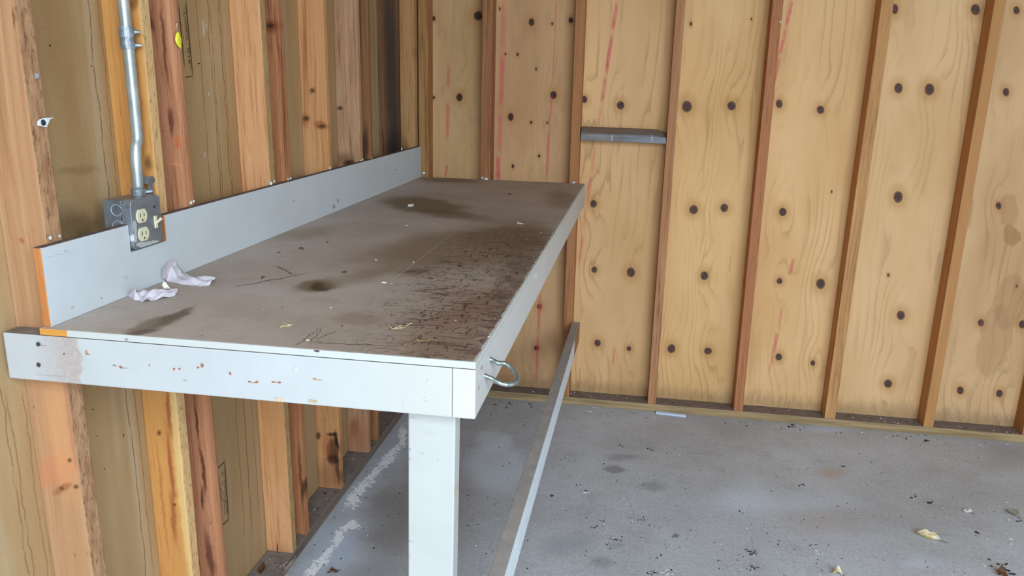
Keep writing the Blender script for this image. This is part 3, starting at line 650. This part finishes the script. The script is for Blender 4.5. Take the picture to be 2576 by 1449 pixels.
# backsplash with a notch round the outlet cover
BS0, BS1, ny0, ny1, nz = -2.366, -.006, -2.1295, -2.010, 1.148
ZB = H+.141
M_BS = white_paint('white_painted_backsplash', (208, 210, 212), [(165, 632, 5, 3, 0, (180, 176, 174), .7), (183, 774, 5, 4, 0, (170, 166, 164), .6), (160, 590+160, 0.5, .5, 0, DK, .1), (255, 750, 3, 1.4, 40, (110, 104, 100), .8), (150, 640, 40, 1.2, -12, (176, 172, 170), .5), (840, 520, 4, 6, 0, (128, 120, 112), .6), (850, 505, 3, 5, 0, (120, 112, 104), .5), (316, 697, 8, 5, 0, (186, 186, 186), .5), (738, 505, 3, 2, 0, (140, 132, 126), .6), (996, 427, 2, 1.6, 0, (90, 80, 74), .8)], 0, .0155, chips=.15)
mb = MB()
poly = [(BS0, H), (BS1, H), (BS1, ZB), (ny1, ZB), (ny1, nz), (ny0, nz), (ny0, ZB), (BS0, ZB)]
mb.prism([(.0, y, z) for y, z in poly], (.0155, 0, 0)).bevel(.0012, 1)
for f in mb.bm.faces:
    f.normal_update()
    f.material_index = 1 if f.normal.z > .7 and f.calc_center_median().z > nz+.01 else (2 if f.normal.y < -.7 or (f.normal.y > .7 and f.calc_center_median().y < ny1 and f.calc_center_median().y > ny0-.01) else 0)
mb.build('backsplash', [M_BS, plain('dusty_backsplash_top', (104, 88, 80), .85, vary=.15, scale=40), timber('raw_backsplash_end', (206, 142, 86), (186, 116, 66), (140, 84, 46), 22., line=.4)], bench)
# bent steel hook on the skirt
M_STEEL = plain('bent_steel_rod', (150, 154, 150), .38, .75, vary=.2, scale=120)
pA, pB = on(1233, 904, 0, W), on(1219, 945, 0, W)
dn = Vector((.040, .0, -.014))
def hk(t, u): return pA.lerp(pB, t)+dn*u
pth = [hk(0, -.15), hk(0, .12), hk(.02, .35), hk(-.10, .62), hk(-.02, .95), hk(.30, 1.25), hk(.66, 1.28), hk(.95, 1.02), hk(1.05, .68), hk(1.0, .35), hk(1.0, .12), hk(1.0, -.15)]
sm = []
for i in range(len(pth)-1):
    p0, p1, p2, p3 = pth[max(i-1, 0)], pth[i], pth[i+1], pth[min(i+2, len(pth)-1)]
    for j in range(5):
        t = j/5; sm.append(.5*((2*p1)+(p2-p0)*t+(2*p0-5*p1+4*p2-p3)*t*t+(3*p1-p0-3*p2+p3)*t**3))
sm.append(pth[-1])
MB().tube(sm, .0042, 12).build('hook', M_STEEL, skirt, smooth=True)

# ================================================================== ELECTRICAL
M_GALV = plain('galvanised_steel', (132, 136, 140), .42, .45, .5, .14, 25)
k = NT('painted_cover_steel', .38, .4, .5)
n = k.noise(k.P, 18., 4, .6)
c = k.ramp(n, [(.3, (118, 121, 126)), (.7, (148, 152, 158))])
Pk = k.jig(.012, 60.)
for (x, y, rx, ry, an) in [(376, 614, 28, 7, -9), (340, 572, 5, 18, -8), (341, 598, 5, 12, -10), (352, 615, 10, 6, -20)]:
    c = k.mix(k.mr(k.ell(Pk, x, y, rx, ry, 0, .024, an), 1.15, .85), c, (214, 216, 216))
M_COVER = k.done(c)
BX0, BX1, BY0, BY1, BZ0, BZ1 = -.037, -.001, -2.127, -2.030, 1.152, 1.250
box = thing('electrical_box', ((BX0+BX1)/2, (BY0+BY1)/2, BZ0), 'square galvanised outlet box with double receptacle and toggle switch above the backsplash', 'outlet box')
mb = MB()
t = .0016
mb.box(BX0, BX0+t, BY0, BY1, BZ0, BZ1); mb.box(BX0+t, BX1, BY0, BY0+t, BZ0, BZ1); mb.box(BX0+t, BX1, BY1-t, BY1, BZ0, BZ1)
mb.box(BX0+t, BX1, BY0+t, BY1-t, BZ0, BZ0+t); mb.box(BX0+t, BX1, BY0+t, BY1-t, BZ1-t, BZ1)
body = mb.build('box_body', M_GALV, box)
M_KO = plain('knockout_ring', (188, 190, 192), .35, .3)
M_DKM = plain('dark_hole', (20, 20, 22), .8)
for (x, y, r) in [(293, 529, .0115), (297, 570, .0115)]:
    p = on(x, y, 1, BY0)
    mb = MB(); ring = [p+Vector((math.cos(a)*r, -.0004, math.sin(a)*r)) for a in [2*math.pi*j/24 for j in range(25)]]
    mb.tube(ring, .0009, 6, cap=False); mb.build('knockout', M_KO, body, smooth=True)
for (x, y) in [(309, 511), (308, 550)]:
    p = on(x, y, 1, BY0); MB().tube([p+Vector((0, .0012, 0)), p+Vector((0, -.0006, 0))], .0026, 10).build('screw_hole', M_DKM, body)
# raised cover
def rrect(y0, y1, z0, z1, r, n=5):
    o = []
    for cy, cz, a0 in ((y1-r, z1-r, 0), (y0+r, z1-r, 90), (y0+r, z0+r, 180), (y1-r, z0+r, 270)):
        for j in range(n+1):
            a = math.radians(a0+90*j/n); o.append((cy+r*math.cos(a), cz+r*math.sin(a)))
    return o
mb = MB()
fl = [(BY0, BZ0), (BY1-.012, BZ0), (BY1-.006, BZ0+.012), (BY1+.009, BZ0+.020), (BY1+.014, BZ0+.034), (BY1+.014, BZ1-.034), (BY1+.009, BZ1-.018), (BY1-.004, BZ1-.014), (BY1-.008, BZ1), (BY0, BZ1)]
mb.prism([(BX1, y, z) for y, z in fl], (.004, 0, 0))
mb.prism([(BX1+.003, y, z) for y, z in rrect(BY0-.002, BY1-.001, BZ0+.001, BZ1+.002, .010)], (.0215, 0, 0))
mb.bevel(.0035, 3)
cover = mb.build('cover_plate', M_COVER, box)
CX = BX1+.0245
M_IVORY = plain('ivory_plastic', (224, 214, 180), .4, vary=.04)
M_SLOT = plain('dark_slot', (70, 58, 44), .7)
def receptacle(px, py):
    p = on(px, py, 0, CX); mb = MB(); R, hh = .0168, .0138
    pts_ = []
    for j in range(48):
        a = 2*math.pi*j/48; pts_.append((R*math.cos(a), max(-hh, min(hh, R*math.sin(a)))))
    mb.prism([(CX-.002, p.y+a, p.z+b) for a, b in pts_], (.0042, 0, 0)); mb.bevel(.0008, 2)
    o = mb.build('receptacle', M_IVORY, box)
    xx = CX+.0022
    for dy, hgt in ((-.0062, .0040), (.0062, .0034)):
        MB().box(xx-.001, xx+.0003, p.y+dy-.0010, p.y+dy+.0010, p.z+.002-hgt, p.z+.002+hgt).build('slot', M_SLOT, o)
    MB().tube([(xx-.001, p.y, p.z-.0082), (xx+.0003, p.y, p.z-.0082)], .0022, 10).build('ground_hole', M_SLOT, o)
receptacle(355.5, 543); receptacle(360.5, 588.5)
p = on(358, 566, 0, CX); MB().tube([p+Vector((-.001, 0, 0)), p+Vector((.0012, 0, 0))], .0026, 10).build('screw', M_GALV, cover)
p = on(321, 517, 0, CX); MB().tube([p+Vector((-.003, 0, 0)), p+Vector((.002, 0, 0))], .0034, 10).build('screw', M_GALV, cover)
p = on(388, 520, 0, CX); MB().tube([p+Vector((-.001, 0, 0)), p+Vector((.0004, 0, 0))], .0026, 10).build('screw_hole', M_DKM, cover)
p = on(391.5, 558, 0, CX)
sw = MB().box(CX-.001, CX+.0022, p.y-.0048, p.y+.0048, p.z-.0128, p.z+.0128).bevel(.0008, 1).build('toggle_switch', M_IVORY, box)
MB().hexa([(CX, p.y-.0032, p.z-.002), (CX+.003, p.y-.0032, p.z-.004), (CX+.003, p.y+.0032, p.z-.004), (CX, p.y+.0032, p.z-.002),
           (CX+.012, p.y-.0026, p.z+.010), (CX+.016, p.y-.0026, p.z+.006), (CX+.016, p.y+.0026, p.z+.006), (CX+.012, p.y+.0026, p.z+.010)]).bevel(.0006, 1).build('toggle_lever', M_IVORY, sw)
# mounting clip beside the conduit
CXC = -.014                                     # conduit axis plane
pq = [on(x, y, 0, -.004) for x, y in [(358, 444), (383, 443), (390, 452), (389, 458), (383, 458), (385, 488), (372, 490), (373, 464), (358, 462)]]
MB().prism(pq, (.0018, 0, 0)).build('mounting_clip', plain('dull_clip_steel', (128, 130, 132), .5, .35), box)

# conduit
con = thing('conduit', on(350, 500, 0, CXC), 'galvanised steel conduit rising from the outlet box in front of the orange stud', 'conduit')
M_PIPE = plain('conduit_steel', (176, 178, 174), .36, .5, .5, .12, 20)
path = [on(x, y, 0, CXC) for x, y in [(309.5, 0), (318, 80), (325, 140), (333, 220), (340, 290), (344.5, 335), (345, 352), (342, 372), (341.5, 395), (344, 430), (348, 476)]]
d0 = (path[0]-path[1]).normalized(); top = path[0]+d0*((2.44-path[0].z)/d0.z)
RP = .0112
sm = [top]
for i in range(len(path)-1):
    p0, p1, p2, p3 = path[max(i-1, 0)], path[i], path[i+1], path[min(i+2, len(path)-1)]
    for j in range(4):
        t = j/4; sm.append(.5*((2*p1)+(p2-p0)*t+(2*p0-5*p1+4*p2-p3)*t*t+(3*p1-p0-3*p2+p3)*t**3))
sm.append(path[-1])
MB().tube(sm, RP, 20).build('pipe', M_PIPE, con, smooth=True)
M_CAST = plain('cast_fitting', (146, 150, 152), .5, .55, .4, .2, 80)
ca, cb = on(316.5, 67, 0, CXC), on(322.5, 123, 0, CXC); cm = ca.lerp(cb, .54)
mb = MB()
mb.tube([ca, ca.lerp(cb, .5)], RP+.0034, 20); mb.tube([ca.lerp(cb, .5), ca.lerp(cb, .53)], RP+.0022, 20, False); mb.tube([ca.lerp(cb, .53), cb], RP+.0028, 20)
cpl = mb.build('coupling', M_CAST, con)
for tt in (.22, .82):
    q = ca.lerp(cb, tt); e = Vector((.80, .60, 0)); MB().tube([q+e*RP, q+e*(RP+.008), q+e*(RP+.0082), q+e*(RP+.014)], [.0042, .0042, .0034, .0034], 10).build('set_screw', M_CAST, cpl)
ka, kb = on(347, 474, 0, CXC), on(350, 494, 0, CXC)
mb = MB(); mb.tube([ka, kb, kb+(kb-ka)*.35], [RP+.0032, RP+.0032, RP+.002], 20)
cn = mb.build('connector', M_CAST, con)
q = ka.lerp(kb, .5); MB().tube([q+Vector((.8, .6, 0))*RP, q+Vector((.8, .6, .08))*(RP+.015)], .0042, 10).build('set_screw', M_CAST, cn)

# ================================================================== SMALL THINGS
# white plastic tab on the first stud
tb = thing('plastic_tab', on(108, 307, 0, .002), 'torn white plastic tab held by a dark nail on the first stud', 'tab')
pq = [on(x, y, 0, .002) for x, y in [(94, 305), (99, 300), (106, 297.5), (115, 296.5), (123, 296.5), (132, 295.5), (133, 297), (124, 299.5), (122, 306), (117, 316), (117, 320), (110, 319), (94, 316)]]
MB().prism(pq, (.0014, 0, 0)).build('tab', M_PLASTIC, tb)
p = on(108.5, 308.5, 0, .0034); MB().tube([p, p+Vector((.0016, 0, 0))], [.0055, .0045], 14).build('nail_head', plain('dark_nail', (52, 60, 62), .5, .4), tb)
# yellow oval tag on twisted wire
M_YEL = plain('yellow_brass', (238, 226, 60), .3, .15, .6, .08, 40)
lure = thing('metal_tag', on(449, 120, 0, .006), 'shiny yellow oval tag hanging by a twisted wire from the red-brown stud', 'tag')
ca, cb = on(446, 80, 0, .006), on(453, 121, 0, .006)
axis = (cb-ca); ln_ = axis.length; axis.normalize(); side = Vector((.0, 1, 0)); side = (side-axis*side.dot(axis)).normalized(); nrm = axis.cross(side).normalized()
mb = MB(); rows = []
for i in range(15):
    t = i/14; wd = .0125*math.sin(math.pi*min(1, t*.96+.02))**.75
    rows.append([ca+axis*(ln_*t)+side*(wd*s_)+Vector((1, 0, 0))*(.003*(1-s_*s_)) for s_ in (-1, -.6, -.2, .2, .6, 1)])
mb.grid(rows)
o = mb.build('blade', M_YEL, lure, smooth=True)
sol = o.modifiers.new('thick', 'SOLIDIFY'); sol.thickness = .001
wp = [on(x, y, 0, .004) for x, y in [(441, 48), (446, 54), (453, 57), (447, 55), (444, 62), (446, 67), (442, 70), (446, 74), (445, 80)]]
MB().tube(wp, .0009, 6).build('wire', plain('wire', (210, 190, 150), .35, .7), lure, smooth=True)
p = on(454, 123, 0, .006); MB().tube([p+Vector((0, .002*math.cos(a), .002*math.sin(a))) for a in [j*.7 for j in range(10)]], .0006, 6).build('ring', plain('ring_wire', (226, 214, 190), .35, .7), lure)

# paper scraps
M_PAPER = plain('crumpled_paper', (206, 196, 202), .75, 0, .2, .03, 30)
def crumple(name, a, b, label, seed, amp=.003, nx=44, ny=14):
    rnd = random.Random(seed)
    def samp(l, t):
        t *= len(l)-1; i = min(int(t), len(l)-2); return l[i].lerp(l[i+1], t-i)
    cr = [(rnd.uniform(0, math.pi), rnd.uniform(6, 15), rnd.uniform(0, 6.28), rnd.uniform(.4, 1)) for _ in range(7)]
    rows = []
    for i in range(nx+1):
        u = i/nx; r = []
        p, q = samp(a, u), samp(b, u)
        for j in range(ny+1):
            v = j/ny; s_ = 0
            for an, fq, ph, am in cr:
                z = (u*2.2*math.cos(an)+v*math.sin(an))*fq+ph
                s_ += am*(abs((z/math.pi) % 2-1)-.5)
            bow = math.sin(math.pi*v)*.004
            x = p.lerp(q, v)+Vector((.25, -.15, 1))*(amp*s_*.5+bow)
            x.z = max(x.z, H+.0008); x.x = max(x.x, .0165); r.append(x)
        rows.append(r)
    o = MB().grid(rows).build(name, M_PAPER)
    so = o.modifiers.new('thick', 'SOLIDIFY'); so.thickness = .0005; so.offset = 1
    return tag(o, label, 'paper scrap', 'paper scraps on the bench')
A1 = [on(410, 676, 0, .026), on(424, 660, 0, .020), on(441, 654, 0, .019), on(450, 668, 0, .024), on(460, 684, 0, .030), on(480, 694, 2, H+.012), on(505, 699, 2, H+.010), on(546, 696, 2, H+.008)]
B1 = [on(410, 698, 0, .027), on(414, 704, 0, .026), on(420, 707, 2, H+.001), on(436, 711, 2, H+.001), on(455, 715, 2, H+.001), on(480, 718, 2, H+.001), on(505, 721, 2, H+.001), on(528, 717, 2, H+.001)]
crumple('paper_scrap', A1, B1, 'crumpled white paper scrap propped up against the backsplash', 3, .0085)
A2 = [on(322, 741, 2, H+.004), on(341, 728, 2, H+.020), on(348, 734, 2, H+.010), on(372, 732, 2, H+.012), on(395, 730, 2, H+.014), on(420, 731, 2, H+.010), on(447, 730, 2, H+.006)]
B2 = [on(328, 748, 2, H+.001), on(338, 755, 2, H+.001), on(350, 757, 2, H+.001), on(360, 760, 2, H+.001), on(378, 757, 2, H+.001), on(405, 753, 2, H+.001), on(440, 744, 2, H+.001)]
o = crumple('paper_scrap', A2, B2, 'flat crumpled white paper scrap lying nearer the bench front end', 8, .0085)
mb = MB(); rows = []
for i in range(9):
    t = i/8; base = on(412+17*t, 727-1*t, 2, H+.006)
    rows.append([base+Vector((0, 0, .016*s_*math.sin(math.pi*min(1, .15+.8*t))))+Vector((-.004*s_*s_, 0, 0)) for s_ in (0, .25, .5, .75, 1)])
mb.grid(rows); c2 = mb.build('curled_corner', plain('cream_paper', (226, 216, 196), .7), o, smooth=True)
c2.modifiers.new('thick', 'SOLIDIFY').thickness = .0005

# loose nail on the bench
na, nb = on(1302, 561, 2, H+.004), on(1317, 563.5, 2, H+.002)
mb = MB(); dd = (nb-na).normalized()
mb.tube([na, na+dd*.0014, na+dd*.0016, nb-dd*.005, nb], [.0046, .0046, .0021, .0021, .0004], 10)
tag(mb.build('loose_nail', plain('bright_loose_nail', (214, 206, 196), .35, .5)), 'small bright nail lying loose on the bench top', 'nail')
# pale chip
p = on(1033, 519, 2, H)
o = MB().hexa([p+Vector(q) for q in [(-.009, -.010, 0), (.008, -.012, 0), (.010, .010, 0), (-.007, .012, 0), (-.007, -.008, .008), (.007, -.009, .006), (.008, .008, .009), (-.006, .009, .007)]]).bevel(.0015, 1).build('paint_chip', M_DAB)
tag(o, 'small white chip lying on the dark stain at the back of the bench', 'paint chip')
# dried sprigs
M_STRAW = plain('dried_sprig', (206, 184, 140), .8, vary=.15)
M_SPRIGD = plain('brown_sprig', (150, 118, 84), .8, vary=.15)
def sprig(pl, label, mat, seed):
    rnd = random.Random(seed); mb = MB()
    pts_ = [on(x, y, 2, H+.0015) for x, y in pl]
    mb.tube(pts_, .0008, 6)
    for q, q2 in zip(pts_, pts_[1:]):
        for _ in range(2):
            a = q.lerp(q2, rnd.random()); an = rnd.uniform(0, 6.28); ll = rnd.uniform(.006, .013)
            e = a+Vector((math.cos(an)*ll, math.sin(an)*ll*1.4, rnd.uniform(.001, .005)))
            mb.tube([a, a.lerp(e, .6)+Vector((0, 0, .001)), e], [.0007, .0006, .0003], 5)
    return tag(mb.build('dried_sprig', mat), label, 'dried sprig', 'dried sprigs on the bench')
sprig([(706, 824), (715, 821), (724, 820), (733, 818)], 'pale dried sprig alone on the left half of the bench front', M_STRAW, 2)
sprig([(986, 828), (997, 826), (1008, 826), (1019, 823), (1022, 820)], 'pale dried sprig right of the bench middle near the front', M_STRAW, 4)
sprig([(1026, 868), (1042, 858), (1058, 857), (1072, 858), (1088, 852), (1098, 858)], 'longer brown dried sprig nearest the bench front corner', M_SPRIGD, 6)

# white stick on the floor
a, b = on(1650, 1031, 2, .008), on(1725, 1040, 2, .008)
o = MB().hexa([(a.x, a.y-.030, 0), (b.x, b.y-.030, 0), (b.x, b.y-.008, 0), (a.x, a.y-.008, 0), (a.x, a.y-.030, .009), (b.x, b.y-.030, .009), (b.x, b.y-.008, .009), (a.x, a.y-.008, .009)]).bevel(.001, 1).build('white_strip', plain('white_strip_paint', (206, 216, 232), .5, vary=.03))
tag(o, 'short white strip lying on the floor along the back plate', 'strip')

# leaves on the floor
def leaf(px0, py0, px1, py1, wd, curl, mat, label, z=0., seed=1, cat='leaf'):
    rnd = random.Random(seed); a, b = on(px0, py0, 2, z+.004), on(px1, py1, 2, z+.003)
    ax_ = b-a; ll = ax_.length; ax_.normalize(); sd = Vector((-ax_.y, ax_.x, 0)); mb = MB(); rows = []
    for i in range(15):
        t = i/14; w_ = wd*max(.02, math.sin(math.pi*t)**.8)*(1+.12*math.sin(t*17+seed)); r = []
        for j in range(7):
            s_ = (j-3)/3
            x = a+ax_*(ll*t)+sd*(w_*s_*(1-.35*curl))+Vector((0, 0, (curl*w_*s_*s_*1.1)+.006*math.sin(t*5+seed)*curl+.002))
            x.z = max(x.z, z+.0008); r.append(x)
        rows.append(r)
    mb.grid(rows); o = mb.build('dry_leaf', mat, smooth=True)
    o.modifiers.new('thick', 'SOLIDIFY').thickness = .0006
    st = MB().tube([b-ax_*.002, b+ax_*ll*.12+Vector((0, 0, .002)), b+ax_*ll*.3], [.0012, .001, .0006], 6).build('leaf_stem', plain('leaf_stem_brown', (96, 66, 46), .8), o)
    return tag(o, label, cat, 'dry leaves on the ground')
def leafmat(n_, a, b): 
    k = NT(n_, .7, 0, .25); return k.done(k.ramp(k.noise(k.P, 45., 3, .6), [(.38, a), (.6, b)]))
LY = leafmat('cream_leaf', (206, 176, 110), (226, 214, 186)); LW = leafmat('white_leaf', (206, 200, 186), (224, 222, 214)); LB = leafmat('brown_leaf', (86, 56, 36), (120, 80, 50)); LGY = leafmat('grey_leaf', (150, 142, 130), (176, 168, 156))
leaf(2304, 1344, 2366, 1361, .022, 1.0, LY, 'curled cream and brown leaf, largest on the right part of the floor', seed=2)
leaf(2421, 1285, 2446, 1292, .012, .9, LW, 'small white curled leaf beside the flat grey leaf, right floor', seed=3)
leaf(2533, 1281, 2561, 1301, .022, .35, LGY, 'flat grey leaf with dark tip by the right edge', seed=4)
leaf(2093, 1440, 2119, 1447, .016, .9, LY, 'pale yellow leaf cut by the bottom edge right of middle', seed=5)
leaf(2510, 1447, 2535, 1452, .03, .7, LB, 'dark brown leaf at the bottom right corner', seed=6)
leaf(828, 1445, 852, 1436, .012, .8, LB, 'brown leaf fragment on the chalky floor under the bench', seed=7)
leaf(655, 1448, 662, 1420, .012, .5, LB, 'brown leaf on the left floor board behind the first studs', z=PL, seed=8)
# pale straw on the left plate edge
mb = MB(); rnd = random.Random(5)
for i in range(9):
    x0, y0 = rnd.uniform(700, 722), rnd.uniform(1428, 1446)
    a = on(x0, y0, 2, PL+.002); b = a+Vector((rnd.uniform(-.004, .02), rnd.uniform(.02, .06), rnd.uniform(.001, .008)))
    mb.tube([a, a.lerp(b, .5)+Vector((0, 0, .003)), b], [.0012, .001, .0006], 5)
tag(mb.build('dry_grass_tuft', plain('dry_grass', (170, 152, 138), .8)), 'pale dry grass tuft on the left floor board edge', 'dry grass')

# countless crumbs: floor and bench
def debris(name, lst, mats, label, cat):
    mb = MB(); rnd = random.Random(11)
    for (x, y, z, s_, mi) in lst:
        mb.mi = mi; n = rnd.randint(4, 6); an = rnd.uniform(0, 6.28); el = rnd.uniform(1., 2.6)
        ca_, sa_ = math.cos(an), math.sin(an); rg = []
        for j in range(n):
            a = 2*math.pi*j/n+rnd.uniform(-.3, .3); q = rnd.uniform(.6, 1.1)*s_; u, v = q*el*math.cos(a), q*math.sin(a)
            rg.append(Vector((x+u*ca_-v*sa_, y+u*sa_+v*ca_, z)))
        bt = [mb.bm.verts.new(q) for q in rg]; cc = Vector((x, y, z))
        tp = [mb.bm.verts.new(cc+(q-cc)*.6+Vector((0, 0, s_*rnd.uniform(.3, .9)))) for q in rg]
        for j in range(n): mb.face([bt[j], bt[(j+1) % n], tp[(j+1) % n], tp[j]])
        mb.face(tp); mb.face(bt[::-1])
    o = mb.build(name, mats); return tag(o, label, cat, None, 'stuff')
rnd = random.Random(3); lst = []
def scatter(n, x0, x1, y0, y1, s0, s1, pale, z=0.):
    for _ in range(n):
        p = on(rnd.uniform(x0, x1), rnd.uniform(y0, y1), 2, z)
        if p.y > -.012 or p.x < .012: continue
        lst.append((p.x, p.y, z, rnd.uniform(s0, s1), 1 if rnd.random() < pale else 0))
def spot(x, y, n, sp, s0, s1, pale, z=0.):
    for _ in range(n):
        p = on(x+rnd.gauss(0, sp), y+rnd.gauss(0, sp*.45), 2, z)
        p.y = min(p.y, -.014)
        if p.x < .012: continue
        lst.append((p.x, p.y, z, rnd.uniform(s0, s1), 1 if rnd.random() < pale else 0))
scatter(150, 1320, 2576, 1120, 1449, .0010, .0028, .35); scatter(130, 1480, 2100, 1300, 1449, .0009, .0024, .3); scatter(60, 1160, 1330, 1020, 1449, .001, .003, .2); scatter(60, 790, 1020, 1180, 1449, .001, .003, .3)
for i in range(70):
    t = rnd.random(); x = 1260+t*1300; y = 1008+(x-1240)*.0835+rnd.uniform(2, 12); spot(x, y, 1, 2, .0012, .0042, .55)
for (x, y, n, sp, s0, s1, pl) in [(1272, 1026, 2, 2, .004, .006, .5), (1286, 1016, 3, 4, .003, .005, 0), (1262, 1012, 3, 8, .002, .004, .9), (1490, 1036, 2, 3, .003, .005, .7), (1497, 1018, 2, 4, .003, .004, .6), (1562, 1121, 2, 3, .004, .006, .4), (1632, 1132, 3, 5, .003, .005, .2), (1520, 1167, 2, 3, .004, .006, .2), (1475, 1238, 3, 4, .004, .006, .3), (1455, 1220, 3, 4, .002, .004, 0), (1390, 1247, 2, 2, .003, .006, .6), (1515, 1314, 7, 7, .002, .004, .7), (1500, 1323, 5, 6, .002, .004, 0), (1550, 1355, 9, 14, .002, .004, .2), (1615, 1310, 6, 8, .002, .003, .1), (1660, 1397, 7, 8, .002, .004, .2), (1680, 1438, 16, 12, .002, .004, .6), (1640, 1440, 6, 8, .002, .004, .2), (1890, 1390, 22, 8, .0015, .003, 0), (1893, 1430, 18, 7, .0015, .003, .05), (1420, 1160, 4, 8, .002, .003, 0), (1865, 1285, 3, 10, .002, .003, .3), (2015, 1220, 3, 4, .003, .004, 0), (2295, 1250, 8, 9, .002, .004, .7), (2340, 1268, 9, 8, .002, .005, .6), (2060, 1393, 9, 9, .002, .004, .7), (2050, 1372, 4, 5, .002, .003, .3), (2460, 1340, 2, 3, .004, .006, 0), (2538, 1365, 4, 7, .002, .005, .5), (2540, 1305, 5, 12, .002, .004, .3), (2120, 1173, 2, 2, .003, .004, 0), (1995, 1070, 6, 8, .003, .007, .2), (1340, 1018, 3, 6, .003, .005, 0), (2310, 1100, 8, 20, .002, .004, .5), (2330, 1112, 2, 4, .005, .007, 0), (2478, 1415, 6, 14, .002, .004, .4), (2530, 1430, 8, 14, .003, .006, .1)]:
    spot(x, y, n, sp, s0, s1, pl)
M_DD = plain('dark_debris', (50, 44, 42), .85, vary=.2); M_PD = plain('pale_debris', (196, 194, 190), .8, vary=.1)
debris('floor_debris', lst, [M_DD, M_PD], 'scattered dark and pale grit and crumbs over the concrete floor', 'debris')
lst = []
scatter(40, -1, 0, 0, 1, .001, .002, .4) if False else None
for _ in range(120):
    x = rnd.uniform(.0, 1.0); Yb = rnd.uniform(-2.36, -.05); xb = rnd.uniform(.03, .76)
    lst.append((xb, Yb, H, rnd.uniform(.0005, .0012), 1 if rnd.random() < .45 else 0))
for i in range(110):
    Yb = rnd.uniform(-2.36, -.9); lst.append((W-abs(rnd.gauss(.0, .05))-.004, Yb, H, rnd.uniform(.0006, .0018), 1 if rnd.random() < .2 else 0))
for (x, y, r) in [(946, 654, .003), (832, 774, .003), (965, 712, .003), (985, 714, .002), (1022, 568, .003), (1040, 660, .003), (775, 856, .003)]:
    p = on(x, y, 2, H); lst.append((p.x, p.y, H, r, 1))
debris('bench_crumbs', lst, [plain('dark_crumbs', (62, 46, 38), .85), plain('pale_crumbs', (204, 190, 170), .8)], 'tiny dark and pale crumbs scattered over the bench top', 'crumbs')
lst = []
for i in range(90):
    Yb = rnd.uniform(-2.2, -.1); lst.append((rnd.uniform(SH+.01, -.003), Yb, PL, rnd.uniform(.001, .004), 1 if rnd.random() < .35 else 0))
for i in range(70):
    Xb = rnd.uniform(.5, 2.9); lst.append((Xb, rnd.uniform(.004, DB-.006), PL, rnd.uniform(.001, .004), 1 if rnd.random() < .4 else 0))
debris('plate_debris', lst, [M_DD, M_PD], 'dust crumbs lying on the floor boards between the studs', 'debris')
